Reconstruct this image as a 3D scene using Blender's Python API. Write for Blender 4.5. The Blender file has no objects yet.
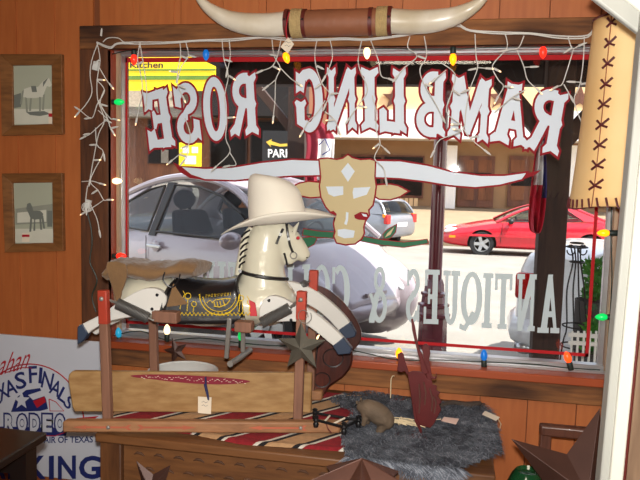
import bpy, bmesh, math, random
from mathutils import Vector, Matrix, noise
V = Vector
PI = math.pi
rnd = random.Random(7)
scene = bpy.context.scene
COL = scene.collection

# ------------------------------------------------------------------ camera
F = 680.0
CAM = V((0.0, -2.6, 1.55))
_ya, _pi, _ro = math.radians(11.0), math.radians(5.5), math.radians(1.5)
_fw = V((-math.sin(_ya)*math.cos(_pi), math.cos(_ya)*math.cos(_pi), -math.sin(_pi)))
_r = V((math.cos(_ya), math.sin(_ya), 0)); _u = _r.cross(_fw)
_R = _r*math.cos(_ro) + _u*math.sin(_ro)
_U = -_r*math.sin(_ro) + _u*math.cos(_ro)
cd = bpy.data.cameras.new('camera'); cam = bpy.data.objects.new('camera', cd); COL.objects.link(cam)
cd.sensor_width = 36; cd.lens = 36*F/640; cd.clip_start = .05; cd.clip_end = 200
_m = Matrix((_R, _U, -_fw)).transposed().to_4x4(); _m.translation = CAM
cam.matrix_world = _m
scene.camera = cam
def ray(px, py): return _fw*F + _R*(px-320) - _U*(py-240)
def P(px, py, y):
    d = ray(px, py); return CAM + d*((y-CAM.y)/d.y)
def PZ(px, py, z):
    d = ray(px, py); return CAM + d*((z-CAM.z)/d.z)
def PD(px, py, dep): return CAM + ray(px, py)*(dep/F)

# ------------------------------------------------------------------ materials
def lin(c):
    return tuple(((x/255.)/12.92 if x/255. <= .04045 else ((x/255.+.055)/1.055)**2.4) for x in c)
def newmat(name):
    m = bpy.data.materials.new(name); m.use_nodes = True
    nt = m.node_tree; nt.nodes.clear()
    out = nt.nodes.new('ShaderNodeOutputMaterial')
    return m, nt, out
def mat(name, c, rough=.6, metal=0, var=.12, scale=6, c2=None, stretch=(1, 1, 1), bump=0, bscale=60, emit=0, coat=0, detail=4, lo=.3, hi=.7, spec=.5, trans=0, sheen=0, sss=0):
    m, nt, out = newmat(name); N = nt.nodes.new; L = nt.links.new
    b = N('ShaderNodeBsdfPrincipled'); L(b.outputs[0], out.inputs[0])
    c = lin(c)
    a = tuple(max(0, x*(1-var)) for x in c) + (1,)
    d = (lin(c2) if c2 else tuple(min(1, x*(1+var)) for x in c)) + (1,)
    tc = N('ShaderNodeTexCoord'); mp = N('ShaderNodeMapping'); mp.inputs['Scale'].default_value = stretch
    L(tc.outputs['Object'], mp.inputs[0])
    nz = N('ShaderNodeTexNoise'); nz.inputs['Scale'].default_value = scale; nz.inputs['Detail'].default_value = detail
    L(mp.outputs[0], nz.inputs['Vector'])
    rp = N('ShaderNodeValToRGB'); rp.color_ramp.elements[0].color = a; rp.color_ramp.elements[1].color = d
    rp.color_ramp.elements[0].position = lo; rp.color_ramp.elements[1].position = hi
    L(nz.outputs[0], rp.inputs[0]); L(rp.outputs[0], b.inputs['Base Color'])
    b.inputs['Roughness'].default_value = rough; b.inputs['Metallic'].default_value = metal
    b.inputs['Specular IOR Level'].default_value = spec
    b.inputs['Coat Weight'].default_value = coat; b.inputs['Coat Roughness'].default_value = .08
    b.inputs['Transmission Weight'].default_value = trans
    b.inputs['Sheen Weight'].default_value = sheen
    if bump:
        n2 = N('ShaderNodeTexNoise'); n2.inputs['Scale'].default_value = bscale; n2.inputs['Detail'].default_value = 5
        L(mp.outputs[0], n2.inputs['Vector'])
        bp = N('ShaderNodeBump'); bp.inputs['Strength'].default_value = bump; bp.inputs['Distance'].default_value = .01
        L(n2.outputs[0], bp.inputs['Height']); L(bp.outputs[0], b.inputs['Normal'])
    if emit:
        b.inputs['Emission Color'].default_value = c+(1,); b.inputs['Emission Strength'].default_value = emit
    return m
def wood(name, c, c2, axis='x', scale=3, rough=.6, bump=.15, knots=False, ring=14, coat=0):
    """wood grain running along an axis, with darker bands and optional knots"""
    m, nt, out = newmat(name); N = nt.nodes.new; L = nt.links.new
    b = N('ShaderNodeBsdfPrincipled'); L(b.outputs[0], out.inputs[0])
    tc = N('ShaderNodeTexCoord'); mp = N('ShaderNodeMapping')
    s = {'x': (.12, 1, 1), 'y': (1, .12, 1), 'z': (1, 1, .12)}[axis]
    mp.inputs['Scale'].default_value = s; L(tc.outputs['Object'], mp.inputs[0])
    n1 = N('ShaderNodeTexNoise'); n1.inputs['Scale'].default_value = scale; n1.inputs['Detail'].default_value = 3; L(mp.outputs[0], n1.inputs['Vector'])
    mul = N('ShaderNodeMath'); mul.operation = 'MULTIPLY'; mul.inputs[1].default_value = ring; L(n1.outputs[0], mul.inputs[0])
    sn = N('ShaderNodeMath'); sn.operation = 'SINE'; L(mul.outputs[0], sn.inputs[0])
    n2 = N('ShaderNodeTexNoise'); n2.inputs['Scale'].default_value = scale*22; n2.inputs['Detail'].default_value = 3; L(mp.outputs[0], n2.inputs['Vector'])
    ma = N('ShaderNodeMath'); ma.operation = 'MULTIPLY_ADD'; ma.inputs[1].default_value = .22; ma.inputs[2].default_value = .1; L(sn.outputs[0], ma.inputs[0])
    ad = N('ShaderNodeMath'); ad.operation = 'ADD'; L(ma.outputs[0], ad.inputs[0]); L(n2.outputs[0], ad.inputs[1])
    rp = N('ShaderNodeValToRGB'); rp.color_ramp.elements[0].color = lin(c2)+(1,); rp.color_ramp.elements[1].color = lin(c)+(1,)
    rp.color_ramp.elements[0].position = .25; rp.color_ramp.elements[1].position = .85
    L(ad.outputs[0], rp.inputs[0]); col = rp.outputs[0]
    if knots:
        vo = N('ShaderNodeTexNoise'); vo.inputs['Scale'].default_value = 2.6; vo.inputs['Detail'].default_value = 2
        mp2 = N('ShaderNodeMapping'); mp2.inputs['Scale'].default_value = {'x': (1, 3, 3), 'y': (3, 1, 3), 'z': (3, 3, 1)}[axis]
        L(tc.outputs['Object'], mp2.inputs[0]); L(mp2.outputs[0], vo.inputs['Vector'])
        r2 = N('ShaderNodeValToRGB'); r2.color_ramp.elements[0].position = .5; r2.color_ramp.elements[1].position = .72
        r2.color_ramp.elements[0].color = (1, 1, 1, 1); r2.color_ramp.elements[1].color = (.28, .24, .22, 1)
        L(vo.outputs[0], r2.inputs[0])
        mx = N('ShaderNodeMix'); mx.data_type = 'RGBA'; mx.blend_type = 'MULTIPLY'; mx.inputs[0].default_value = 1
        L(col, mx.inputs[6]); L(r2.outputs[0], mx.inputs[7]); col = mx.outputs[2]
    L(col, b.inputs['Base Color']); b.inputs['Roughness'].default_value = rough
    b.inputs['Coat Weight'].default_value = coat
    bp = N('ShaderNodeBump'); bp.inputs['Strength'].default_value = bump; bp.inputs['Distance'].default_value = .004
    L(ad.outputs[0], bp.inputs['Height']); L(bp.outputs[0], b.inputs['Normal'])
    return m
def glass(name, tint=(1, 1, 1), refl=1.0, ior=1.45):
    m, nt, out = newmat(name); N = nt.nodes.new; L = nt.links.new
    t = N('ShaderNodeBsdfTransparent'); t.inputs[0].default_value = tint+(1,)
    g = N('ShaderNodeBsdfGlossy'); g.inputs['Roughness'].default_value = .02; g.inputs[0].default_value = (1, 1, 1, 1)
    fr = N('ShaderNodeFresnel'); fr.inputs[0].default_value = ior
    mu = N('ShaderNodeMath'); mu.operation = 'MULTIPLY'; mu.inputs[1].default_value = refl; L(fr.outputs[0], mu.inputs[0])
    mx = N('ShaderNodeMixShader'); L(mu.outputs[0], mx.inputs[0]); L(t.outputs[0], mx.inputs[1]); L(g.outputs[0], mx.inputs[2])
    L(mx.outputs[0], out.inputs[0])
    return m

# ------------------------------------------------------------------ mesh builder
class MB:
    def __init__(s): s.bm = bmesh.new(); s.mi = 0
    def verts(s, pts): return [s.bm.verts.new(p) for p in pts]
    def face(s, vs):
        try:
            f = s.bm.faces.new(vs); f.material_index = s.mi; return f
        except ValueError: return None
    def poly(s, pts): s.face(s.verts(pts)); return s
    def prism(s, pts, vec):
        a = s.verts(pts); b = s.verts([V(p)+V(vec) for p in pts]); n = len(a)
        s.face(a[::-1]); s.face(b)
        for i in range(n): s.face([a[i], a[(i+1) % n], b[(i+1) % n], b[i]])
        return s
    def box(s, c, d, R=None):
        x, y, z = d[0]/2, d[1]/2, d[2]/2
        q = [V((i*x, j*y, k*z)) for k in (-1, 1) for j in (-1, 1) for i in (-1, 1)]
        if R is not None: q = [R @ p for p in q]
        v = s.verts([p+V(c) for p in q])
        for f in ((0, 2, 3, 1), (4, 5, 7, 6), (0, 1, 5, 4), (2, 6, 7, 3), (0, 4, 6, 2), (1, 3, 7, 5)): s.face([v[i] for i in f])
        return s
    def bx(s, a, b):
        a, b = V(a), V(b); return s.box((a+b)/2, (abs(b.x-a.x), abs(b.y-a.y), abs(b.z-a.z)))
    def bar(s, a, b, w, h, up=(0, 0, 1)):
        a, b = V(a), V(b); d = (b-a); L = d.length; z = d.normalized(); u = V(up)
        if abs(z.dot(u)) > .98: u = V((0, 1, 0))
        x = u.cross(z).normalized(); y = z.cross(x)
        return s.box((a+b)/2, (w, h, L), Matrix((x, y, z)).transposed())
    def loft(s, rings, cap=True, closed=True):
        R = [s.verts(r) for r in rings]; n = len(R[0])
        for i in range(len(R)-1):
            for j in range(n if closed else n-1):
                s.face([R[i][j], R[i][(j+1) % n], R[i+1][(j+1) % n], R[i+1][j]])
        if cap and closed: s.face(R[0][::-1]); s.face(R[-1])
        return s
    def tube(s, pts, r, n=8, closed=False):
        pts = [V(p) for p in pts]; k = len(pts)
        rr = r if isinstance(r, (list, tuple)) else [r]*k
        rings = []; prev = None
        for i, p in enumerate(pts):
            if closed: t = (pts[(i+1) % k]-pts[i-1])
            else: t = pts[min(i+1, k-1)]-pts[max(i-1, 0)]
            t = t.normalized() if t.length > 1e-9 else V((0, 0, 1))
            if prev is None:
                u = V((0, 0, 1)) if abs(t.z) < .9 else V((1, 0, 0))
                x = u.cross(t).normalized()
            else:
                x = prev - t*prev.dot(t); x = x.normalized() if x.length > 1e-6 else t.orthogonal().normalized()
            prev = x; y = t.cross(x)
            rings.append([p + (x*math.cos(2*PI*j/n)+y*math.sin(2*PI*j/n))*rr[i] for j in range(n)])
        if closed: rings.append(rings[0])
        return s.loft(rings, cap=not closed)
    def lathe(s, prof, c=(0, 0, 0), n=20, M=None, cap=True):
        c = V(c); rings = []
        for r, z in prof:
            ring = [V((r*math.cos(2*PI*j/n), r*math.sin(2*PI*j/n), z)) for j in range(n)]
            rings.append([(M @ p if M is not None else p)+c for p in ring])
        return s.loft(rings, cap)
    def ell(s, c, r, R=None, nu=18, nv=11):
        c = V(c); rings = []
        for i in range(nv+1):
            a = PI*(.012+.976*i/nv)-PI/2; ring = []
            for j in range(nu):
                b = 2*PI*j/nu
                p = V((r[0]*math.cos(a)*math.cos(b), r[1]*math.cos(a)*math.sin(b), r[2]*math.sin(a)))
                ring.append((R @ p if R is not None else p)+c)
            rings.append(ring)
        return s.loft(rings)
    def grid(s, f, nu, nv):
        vs = [[s.bm.verts.new(f(i/nu, j/nv)) for j in range(nv+1)] for i in range(nu+1)]
        for i in range(nu):
            for j in range(nv): s.face([vs[i][j], vs[i+1][j], vs[i+1][j+1], vs[i][j+1]])
        return s
    def mesh(s, me, M):
        me = me.copy(); me.transform(M); k0 = len(s.bm.faces); s.bm.from_mesh(me); s.bm.faces.ensure_lookup_table()
        for f in s.bm.faces[k0:]: f.material_index = s.mi
        bpy.data.meshes.remove(me); return s
    def build(s, name, mats, parent=None, smooth=True, angle=40, bevel=0, solid=0, sub=0, recalc=True, base=None, boff=0):
        if recalc: bmesh.ops.recalc_face_normals(s.bm, faces=s.bm.faces[:])
        me = bpy.data.meshes.new(name)
        if parent is not None: off = BASE[parent.name]
        elif base is not None: off = V(base)
        else:
            xs = [v.co for v in s.bm.verts]
            off = V(((min(p.x for p in xs)+max(p.x for p in xs))/2, (min(p.y for p in xs)+max(p.y for p in xs))/2, min(p.z for p in xs)))
        for v in s.bm.verts: v.co -= off
        s.bm.to_mesh(me); s.bm.free()
        for m in (mats if isinstance(mats, (list, tuple)) else [mats]): me.materials.append(m)
        if smooth:
            for p in me.polygons: p.use_smooth = True
            me.set_sharp_from_angle(angle=math.radians(angle))
        o = bpy.data.objects.new(name, me); COL.objects.link(o); BASE[o.name] = off
        if parent is not None: o.parent = parent
        else: o.location = off
        if solid:
            q = o.modifiers.new('solid', 'SOLIDIFY'); q.thickness = solid; q.offset = boff
        if bevel:
            q = o.modifiers.new('bevel', 'BEVEL'); q.width = bevel; q.segments = 2; q.limit_method = 'ANGLE'; q.angle_limit = math.radians(40)
        if sub:
            q = o.modifiers.new('sub', 'SUBSURF'); q.levels = sub; q.render_levels = sub
        return o
BASE = {}
def tag(o, label, cat, group=None):
    o['label'] = label; o['category'] = cat
    if group: o['group'] = group
    return o
def struct(o, label=None):
    o['kind'] = 'structure'
    if label: o['label'] = label
    return o
def thing(name, label, cat, loc=(0, 0, 0), group=None):
    o = bpy.data.objects.new(name, None); COL.objects.link(o); o.location = loc; o.empty_display_size = .05
    BASE[o.name] = V(loc); return tag(o, label, cat, group)
def copy_tree(o, parent=None):
    c = o.copy(); COL.objects.link(c); c.parent = parent
    for ch in list(o.children): copy_tree(ch, c)
    return c
def lab(o, t): o['label'] = t; return o
_tc = {}
def text_mesh(t, bold=0.0, shear=0.0):
    k = (t, bold, shear)
    if k not in _tc:
        cu = bpy.data.curves.new('t', 'FONT'); cu.body = t; cu.offset = bold; cu.shear = shear; cu.resolution_u = 3
        ob = bpy.data.objects.new('t', cu); COL.objects.link(ob)
        dg = bpy.context.evaluated_depsgraph_get(); me = bpy.data.meshes.new_from_object(ob.evaluated_get(dg))
        bpy.data.objects.remove(ob); bpy.data.curves.remove(cu); _tc[k] = me
    return _tc[k]
def text_fit(mb, t, bl, br, tl, bold=0.0, shear=0.0, out=V((0, -1, 0)), push=.001):
    """text stretched to the parallelogram bottom-left, bottom-right, top-left"""
    me = text_mesh(t, bold, shear)
    if not len(me.vertices): return
    xs = [v.co.x for v in me.vertices]; ys = [v.co.y for v in me.vertices]
    x0, x1, y0, y1 = min(xs), max(xs), min(ys), max(ys)
    ux = (br-bl)/(x1-x0); uy = (tl-bl)/(y1-y0); o = bl-ux*x0-uy*y0+out*push
    M = Matrix(((ux.x, uy.x, out.x, o.x), (ux.y, uy.y, out.y, o.y), (ux.z, uy.z, out.z, o.z), (0, 0, 0, 1)))
    mb.mesh(me, M)
def evald(o):
    dg = bpy.context.evaluated_depsgraph_get(); return bpy.data.meshes.new_from_object(o.evaluated_get(dg))
def bake(o):
    """apply an object's modifiers"""
    me = evald(o); mats = list(o.data.materials); o.modifiers.clear(); o.data = me
    if not len(me.materials):
        for m in mats: me.materials.append(m)
    return o
def lerp(a, b, t): return a+(b-a)*t
def smooth_path(pts, k=6, closed=False):
    pts = [V(p) for p in pts]; n = len(pts); out = []
    for i in range(n if closed else n-1):
        g = (lambda j: pts[j % n]) if closed else (lambda j: pts[min(max(j, 0), n-1)])
        p0, p1, p2, p3 = g(i-1), g(i), g(i+1), g(i+2)
        for q in range(k):
            t = q/k
            out.append(.5*((2*p1)+(p2-p0)*t+(2*p0-5*p1+4*p2-p3)*t*t+(3*p1-p0-3*p2+p3)*t**3))
    if not closed: out.append(pts[-1])
    return out
def vinyl(name, c, tr):
    m = mat(name, c, .5, var=.03); nt = m.node_tree; N = nt.nodes.new; L = nt.links.new
    b = [n for n in nt.nodes if n.type == 'BSDF_PRINCIPLED'][0]; out = [n for n in nt.nodes if n.type == 'OUTPUT_MATERIAL'][0]
    t = N('ShaderNodeBsdfTranslucent'); t.inputs[0].default_value = lin(c)+(1,)
    mx = N('ShaderNodeMixShader'); mx.inputs[0].default_value = tr
    L(b.outputs[0], mx.inputs[1]); L(t.outputs[0], mx.inputs[2]); L(mx.outputs[0], out.inputs[0]); return m
# ------------------------------------------------------------------ material set
M = dict(
 wall=wood('painted_siding', (184, 106, 54), (166, 90, 44), 'z', 2.2, .55, .1, ring=6),
 wallgap=mat('siding_groove_shade', (126, 70, 36), .8),  # same paint as the boards, groove shade put into the colour
 cedar=wood('rough_cedar_casing', (150, 96, 52), (72, 42, 24), 'x', 3, .8, .5, knots=True),
 cedarz=wood('rough_cedar_upright', (104, 60, 32), (54, 32, 20), 'z', 3, .8, .5, knots=True),
 redwood=mat('red_brown_paint', (150, 62, 34), .45, var=.18, scale=9, stretch=(1, 1, .3)),
 sillp=mat('red_brown_sill', (160, 74, 40), .4, var=.15, scale=9, stretch=(.3, 1, 1)),
 alu=mat('window_aluminium', (190, 190, 192), .3, metal=.7, var=.1, scale=20, stretch=(.2, 1, 1)),
 alud=mat('tan_window_stop', (176, 150, 122), .5, metal=0, var=.15, scale=12),
 glass=glass('window_glass', (.97, .98, .98), .7),
 plaster=mat('back_room_plaster', (168, 140, 110), .9, var=.05),
 floorw=wood('floor_boards', (120, 78, 46), (80, 50, 30), 'y', 3, .5),
 vinylw=vinyl('white_sign_vinyl', (228, 240, 252), .05),
 vinylr=mat('red_sign_vinyl', (150, 14, 30), .8, var=.08),
 vinylg=vinyl('grey_sign_vinyl', (198, 212, 216), .05),
 redline=mat('red_pinstripe', (178, 10, 20), .8, var=.05),
 tan=vinyl('tan_steer_vinyl', (212, 192, 142), .05),
 green=mat('green_rose_stem', (22, 104, 66), .6, var=.12),
)
# ------------------------------------------------------------------ room shell
OX0, OX1, OZ0, OZ1 = -1.336, .57, .865, 2.012       # window opening
mb = MB(); WY = -.10
def siding(x0, x1, z0, z1):
    mb.mi = 1; mb.bx((x0, WY+.012, z0), (x1, .06, z1)); mb.mi = 0
    k = math.floor((x0-SX)/.168)
    while SX+k*.168 < x1:
        a, b = max(x0, SX+k*.168+.008), min(x1, SX+(k+1)*.168-.022)
        if b-a > .004: mb.bx((a, WY, z0), (b, WY+.02, z1)); mb.bx((b, WY+.005, z0), (min(x1, b+.0265), WY+.02, z1)) if b+.03 < x1 else None
        k += 1
SX = P(526, 400, WY).x
siding(-2.9, OX0-.06, 0, 2.75); siding(OX1+.06, 1.9, 0, 2.75)
siding(OX0-.06, OX1+.06, 0, OZ0-.05); siding(OX0-.06, OX1+.06, OZ1+.05, 2.75)
struct(mb.build('wall_front', [M['wall'], M['wallgap']], smooth=False), 'orange-brown grooved board wall around the shop window')
struct(MB().bx((-2.9, -5.2, -.05), (1.9, .06, 0)).build('floor', M['floorw'], smooth=False))
struct(MB().bx((-2.95, -5.2, 2.75), (1.95, .06, 2.8)).build('ceiling', M['plaster'], smooth=False))
struct(MB().bx((-2.95, -5.2, 0), (-2.9, .06, 2.75)).build('wall_left', M['wall'], smooth=False))
struct(MB().bx((1.9, -5.2, 0), (1.95, .06, 2.75)).build('wall_right', M['plaster'], smooth=False))
struct(MB().bx((-2.95, -5.25, 0), (1.95, -5.2, 2.75)).build('wall_back', M['plaster'], smooth=False))

# ------------------------------------------------------------------ window with casing
mb = MB(); cy = -.13
mb.bx((OX0-.118, cy, OZ1), (OX1+.14, WY+.0, OZ1+.088))
head = struct(mb.build('trim_1', M['cedar'], bevel=.004), 'rough cedar header board over the shop window')
struct(MB().bx((OX0+.001, cy, OZ0-.1), (OX1-.001, WY, OZ0-.004)).build('trim_2', M['cedar'], bevel=.004), 'rough knotty cedar board under the window sill')
struct(MB().bx((OX0-.118, cy, OZ0-.10), (OX0-.0, WY, OZ1+.0)).build('trim_3', M['cedarz'], bevel=.004), 'dark rough cedar upright on the left of the window')
struct(MB().bx((OX1, cy, OZ0-.10), (OX1+.1, WY, OZ1)).build('trim_4', M['cedarz'], bevel=.004), 'dark rough cedar upright on the right of the window')
win = MB()
win.bx((OX0-.03, .0, OZ0-.02), (OX1+.03, .006, OZ1+.03))
win = struct(win.build('window_1', M['glass'], smooth=False), 'large shop window pane with painted lettering')
b = MB()   # reveals, painted red-brown
b.bx((OX0-.03, cy+.005, OZ0), (OX0, .05, OZ1)); b.bx((OX1, cy+.005, OZ0), (OX1+.03, .05, OZ1)); b.bx((OX0-.03, cy+.005, OZ1), (OX1+.03, .05, OZ1+.03))
b.build('window_reveal', M['redwood'], win, bevel=.002)
b = MB(); b.bx((OX0-.03, cy-.012, OZ0-.03), (OX1+.03, .05, OZ0)); b.build('window_sill', M['sillp'], win, bevel=.004)
b = MB(); e = .016
for x0, x1, z0, z1, y0 in ((OX0, OX0+.012, OZ0, OZ1, -.035), (OX1-.03, OX1-.012, OZ0, OZ1, -.03), (OX0, OX1, OZ0, OZ0+.024, -.045), (OX0, OX1, OZ1-.012, OZ1, -.035)):
    b.bx((x0, y0, z0), (x1, -.001, z1))
b.bx((OX0, -.075, OZ0), (OX1, -.055, OZ0+.010)); b.bx((OX0, -.075, OZ1-.007), (OX1, -.06, OZ1))
b.build('window_frame', M['alu'], win, bevel=.002)
b = MB(); b.bx((OX0, -.06, OZ0), (OX0+.012, -.04, OZ1)); b.bx((OX1-.012, -.06, OZ0), (OX1, -.03, OZ1)); b.build('window_stop', M['alud'], win)
# red painted border line
b = MB(); x0, x1, z0, z1, w = -1.328, .513, .908, 1.998, .012
def strip(mb, a, c, y=-.0016, t=.0006): mb.bx((a[0], y, a[1]), (c[0], y+t, c[1]))
strip(b, (x0, z0), (x0+.8*w, z1)); strip(b, (x1-w, z0), (x1, z1)); strip(b, (x0, z0), (x1, z0+w)); strip(b, (x0, z1-1.5*w), (x1, z1))
lab(b.build('border_line', M['redline'], win, smooth=False), 'thin red painted border line on the glass')

# ------------------------------------------------------------------ painted letters
def offs(poly, d):
    """outward offset of a polygon in the xz plane"""
    n = len(poly); A = sum(poly[i].x*poly[(i+1) % n].z-poly[(i+1) % n].x*poly[i].z for i in range(n))
    s = 1 if A > 0 else -1; out = []
    for i in range(n):
        p, q, r = poly[i-1], poly[i], poly[(i+1) % n]
        e1 = V((q.x-p.x, 0, q.z-p.z)); e2 = V((r.x-q.x, 0, r.z-q.z))
        if e1.length < 1e-9 or e2.length < 1e-9: out.append(q.copy()); continue
        e1.normalize(); e2.normalize()
        n1 = V((e1.z, 0, -e1.x))*s; n2 = V((e2.z, 0, -e2.x))*s
        m = (n1+n2)
        if m.length < 1e-6: m = n1.copy()
        m.normalize(); k = d/max(.45, m.dot(n1)); out.append(q+m*k)
    return out
def arc(cx, cy, rx, ry, t, a0, a1, n=14, ty=None):
    ty = ty or t; A = [math.radians(lerp(a0, a1, i/n)) for i in range(n+1)]
    return [(cx+rx*math.cos(a), cy+ry*math.sin(a)) for a in A] + [(cx+(rx-t)*math.cos(a), cy+(ry-ty)*math.sin(a)) for a in reversed(A)]
def stem(x0, x1, e=.07):
    c = (x0+x1)/2
    return [(x0-e, 0), (c, .06), (x1+e, 0), (x1+e*1.25, .09), (x1, .16), (x1, .43), (x1+.05, .5), (x1, .57), (x1, .84), (x1+e*1.25, .91), (x1+e, 1),
            (c, .94), (x0-e, 1), (x0-e*1.25, .91), (x0, .84), (x0, .57), (x0-.05, .5), (x0, .43), (x0, .16), (x0-e*1.25, .09)]
def R_(a, b, c, d): return [(a, b), (c, b), (c, d), (a, d)]
WEST = {
 'R': [stem(.14, .42), arc(.5, .72, .42, .28, .24, 90, -90, ty=.17), R_(.35, .83, .52, 1), R_(.35, .44, .52, .6), [(.44, .5), (.7, .5), (.86, .2), (1.02, .1), (.99, .0), (.86, .05), (.72, 0), (.66, .1)]],
 'A': [[(.08, .08), (.26, .1), (.62, .94), (.40, .94)], [(.60, .08), (.92, .1), (.68, .97), (.34, .97)], [(-.03, 0), (.15, .05), (.36, 0), (.36, .1), (.27, .17), (.08, .17), (-.05, .1)], [(.5, 0), (.76, .05), (1.03, 0), (1.05, .1), (.93, .17), (.58, .17), (.5, .1)], R_(.24, .27, .74, .40), [(.30, 1), (.5, .94), (.72, 1), (.72, .88), (.3, .88)]],
 'M': [stem(.06, .22, .05), stem(.76, .96, .05), [(.0, 1), (.16, .95), (.30, .97), (.57, .3), (.53, .1), (.47, .1), (.1, .85)], [(1.0, 1), (.85, .95), (.70, .97), (.44, .3), (.46, .1), (.56, .1), (.9, .85)]],
 'B': [stem(.12, .40), arc(.48, .74, .40, .26, .22, 90, -90, ty=.15), arc(.48, .27, .48, .27, .25, 90, -90, ty=.15), R_(.3, .85, .5, 1), R_(.3, .39, .5, .63), R_(.3, 0, .5, .15)],
 'L': [stem(.16, .46), [(.3, .0), (.8, .03), (.97, 0), (1.0, .36), (.86, .40), (.74, .34), (.74, .19), (.3, .17)]],
 'I': [stem(.28, .72, .14)],
 'N': [stem(.06, .24, .05), stem(.76, .94, .05), [(.0, 1), (.16, .95), (.32, .97), (.95, .1), (.9, 0), (.72, .04), (.1, .85)]],
 'G': [arc(.5, .5, .48, .5, .28, 60, 300, 22, ty=.16), [(.60, .04), (.95, .14), (.97, .40), (1.03, .48), (.95, .52), (.8, .48), (.66, .52), (.6, .46), (.68, .4), (.68, .2), (.5, .16), (.5, 0)], [(.62, .84), (.70, .62), (.82, .66), (.97, .62), (.97, .96), (.84, .92), (.72, .98), (.5, 1), (.5, .84)]],
 'O': [arc(.5, .5, .48, .5, .28, 90, 270, 18, ty=.15), arc(.5, .5, .48, .5, .28, -90, 90, 18, ty=.15)],
 'S': [arc(.5, .74, .44, .26, .26, 10, 268, 18, ty=.15), arc(.5, .27, .46, .27, .26, 92, -170, 18, ty=.15), [(.3, .52), (.5, .48), (.7, .38), (.7, .5), (.5, .62), (.3, .66)], [(.72, .6), (.95, .64), (.97, .98), (.84, .92), (.70, .84)], [(.28, .4), (.05, .36), (.03, .02), (.16, .08), (.3, .16)]],
 'E': [stem(.12, .42), [(.2, .84), (.66, .84), (.72, .66), (.86, .7), (1, .66), (1, 1), (.84, .96), (.2, 1)], [(.3, .43), (.58, .43), (.66, .34), (.74, .36), (.74, .64), (.66, .66), (.58, .57), (.3, .57)], [(.2, .16), (.66, .16), (.72, .36), (.86, .31), (1, .36), (1, 0), (.84, .04), (.2, 0)]],
}
s_, h_ = .24, .09
def slab(x0, x1, e=.1, z0=0, z1=1): return [R_(x0, z0, x1, z1)] + ([R_(x0-e, 0, x1+e, .07)] if z0 == 0 else []) + ([R_(x0-e, .93, x1+e, 1)] if z1 == 1 else [])
SLAB = {
 'A': [[(.1, .04), (.2, .04), (.58, .98), (.44, 1)], [(.62, .04), (.88, .04), (.60, 1), (.42, 1)], R_(-.04, 0, .36, .07), R_(.52, 0, 1.04, .07), R_(.22, .28, .74, .36)],
 'N': slab(.10, .22) + [R_(.78, 0, .9, 1), R_(.66, .93, 1, 1)] + [[(.06, 1), (.3, 1), (.9, 0), (.7, 0)]],
 'T': slab(.38, .62, .12) + [R_(0, .92, 1, 1), R_(0, .72, .08, 1), R_(.92, .72, 1, 1)],
 'I': slab(.3, .7, .2),
 'Q': [arc(.5, .5, .48, .5, .2, 90, 270, 16, ty=.07), arc(.5, .5, .48, .5, .2, -90, 90, 16, ty=.07), [(.25, .2), (.45, .24), (.8, -.04), (1, .0), (1, -.08), (.75, -.12), (.4, .12)]],
 'U': [R_(.14, .28, .36, 1), R_(.02, .93, .48, 1), R_(.74, .28, .84, 1), R_(.6, .93, .98, 1), arc(.49, .3, .35, .3, .2, 180, 360, 14, ty=.08)],
 'E': slab(.14, .40, .1) + [R_(.3, .93, .92, 1), R_(.84, .72, .92, 1), R_(.3, 0, .95, .07), R_(.87, 0, .95, .3), R_(.3, .47, .7, .54), R_(.63, .38, .7, .64)],
 'S': [arc(.5, .75, .42, .25, .2, 20, 268, 16, ty=.09), arc(.5, .26, .44, .26, .2, 92, -165, 16, ty=.09), [(.3, .5), (.5, .46), (.72, .38), (.72, .48), (.5, .58), (.3, .62)], R_(.84, .7, .9, .98), R_(.06, .02, .12, .32)],
 '&': [arc(.45, .78, .3, .22, .12, 0, 180, 12, ty=.07), arc(.45, .78, .3, .22, .12, 180, 360, 12, ty=.07), arc(.42, .29, .40, .29, .16, 0, 180, 12, ty=.08), arc(.42, .29, .40, .29, .16, 180, 360, 12, ty=.08), [(.74, .0), (.98, .0), (1, .06), (.55, .62), (.45, .58)], [(.7, .3), (.8, .3), (1.0, .5), (.9, .52)]],
 'C': [arc(.52, .5, .48, .5, .22, 55, 305, 20, ty=.08), R_(.82, .66, .9, .96), R_(.82, .06, .88, .2)],
 'O': [arc(.5, .5, .48, .5, .2, 90, 270, 16, ty=.07), arc(.5, .5, .48, .5, .2, -90, 90, 16, ty=.07)],
 'L': slab(.16, .42, .12) + [R_(.3, 0, .95, .07), R_(.87, 0, .95, .34)],
 'B': slab(.16, .4, .12) + [arc(.5, .74, .36, .26, .2, 90, -90, ty=.07), arc(.5, .27, .44, .27, .22, 90, -90, ty=.07), R_(.3, .93, .52, 1), R_(.3, .47, .52, .55), R_(.3, 0, .52, .07)],
}
def letter(ch, table, TL, TR, BR, BL, parent, name, mfill, mout, od, yf, yo):
    """glyph mapped on the picture quad TL TR BR BL; it reads mirrored, so u=0 is the right edge"""
    tl, tr, br, bl = (P(*q, 0) for q in (TL, TR, BR, BL))
    def mp(u, v):
        a = tr.lerp(tl, u); c = br.lerp(bl, u); return c.lerp(a, v)
    f = MB(); o = MB()
    for k, g in enumerate(table[ch]):
        w = [mp(u, v) for u, v in g] if od else offs([mp(u, v) for u, v in g], .0024); dy = -k*.00006
        f.prism([V((p.x, yf+dy, p.z)) for p in w], (0, .0003, 0))
        if od:
            q = offs(w, od); o.prism([V((p.x, yo+dy*.7, p.z)) for p in q], (0, .0003, 0))
    lo = f.build(name, mfill, parent, smooth=False)
    if od: o.build('letter_outline', mout, lo, smooth=False)
    return lo
sg = thing('window_lettering', 'mirrored white RAMBLING ROSE lettering outlined in red, arched across the top of the window glass', 'lettering', P(360, 160, 0))
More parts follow.
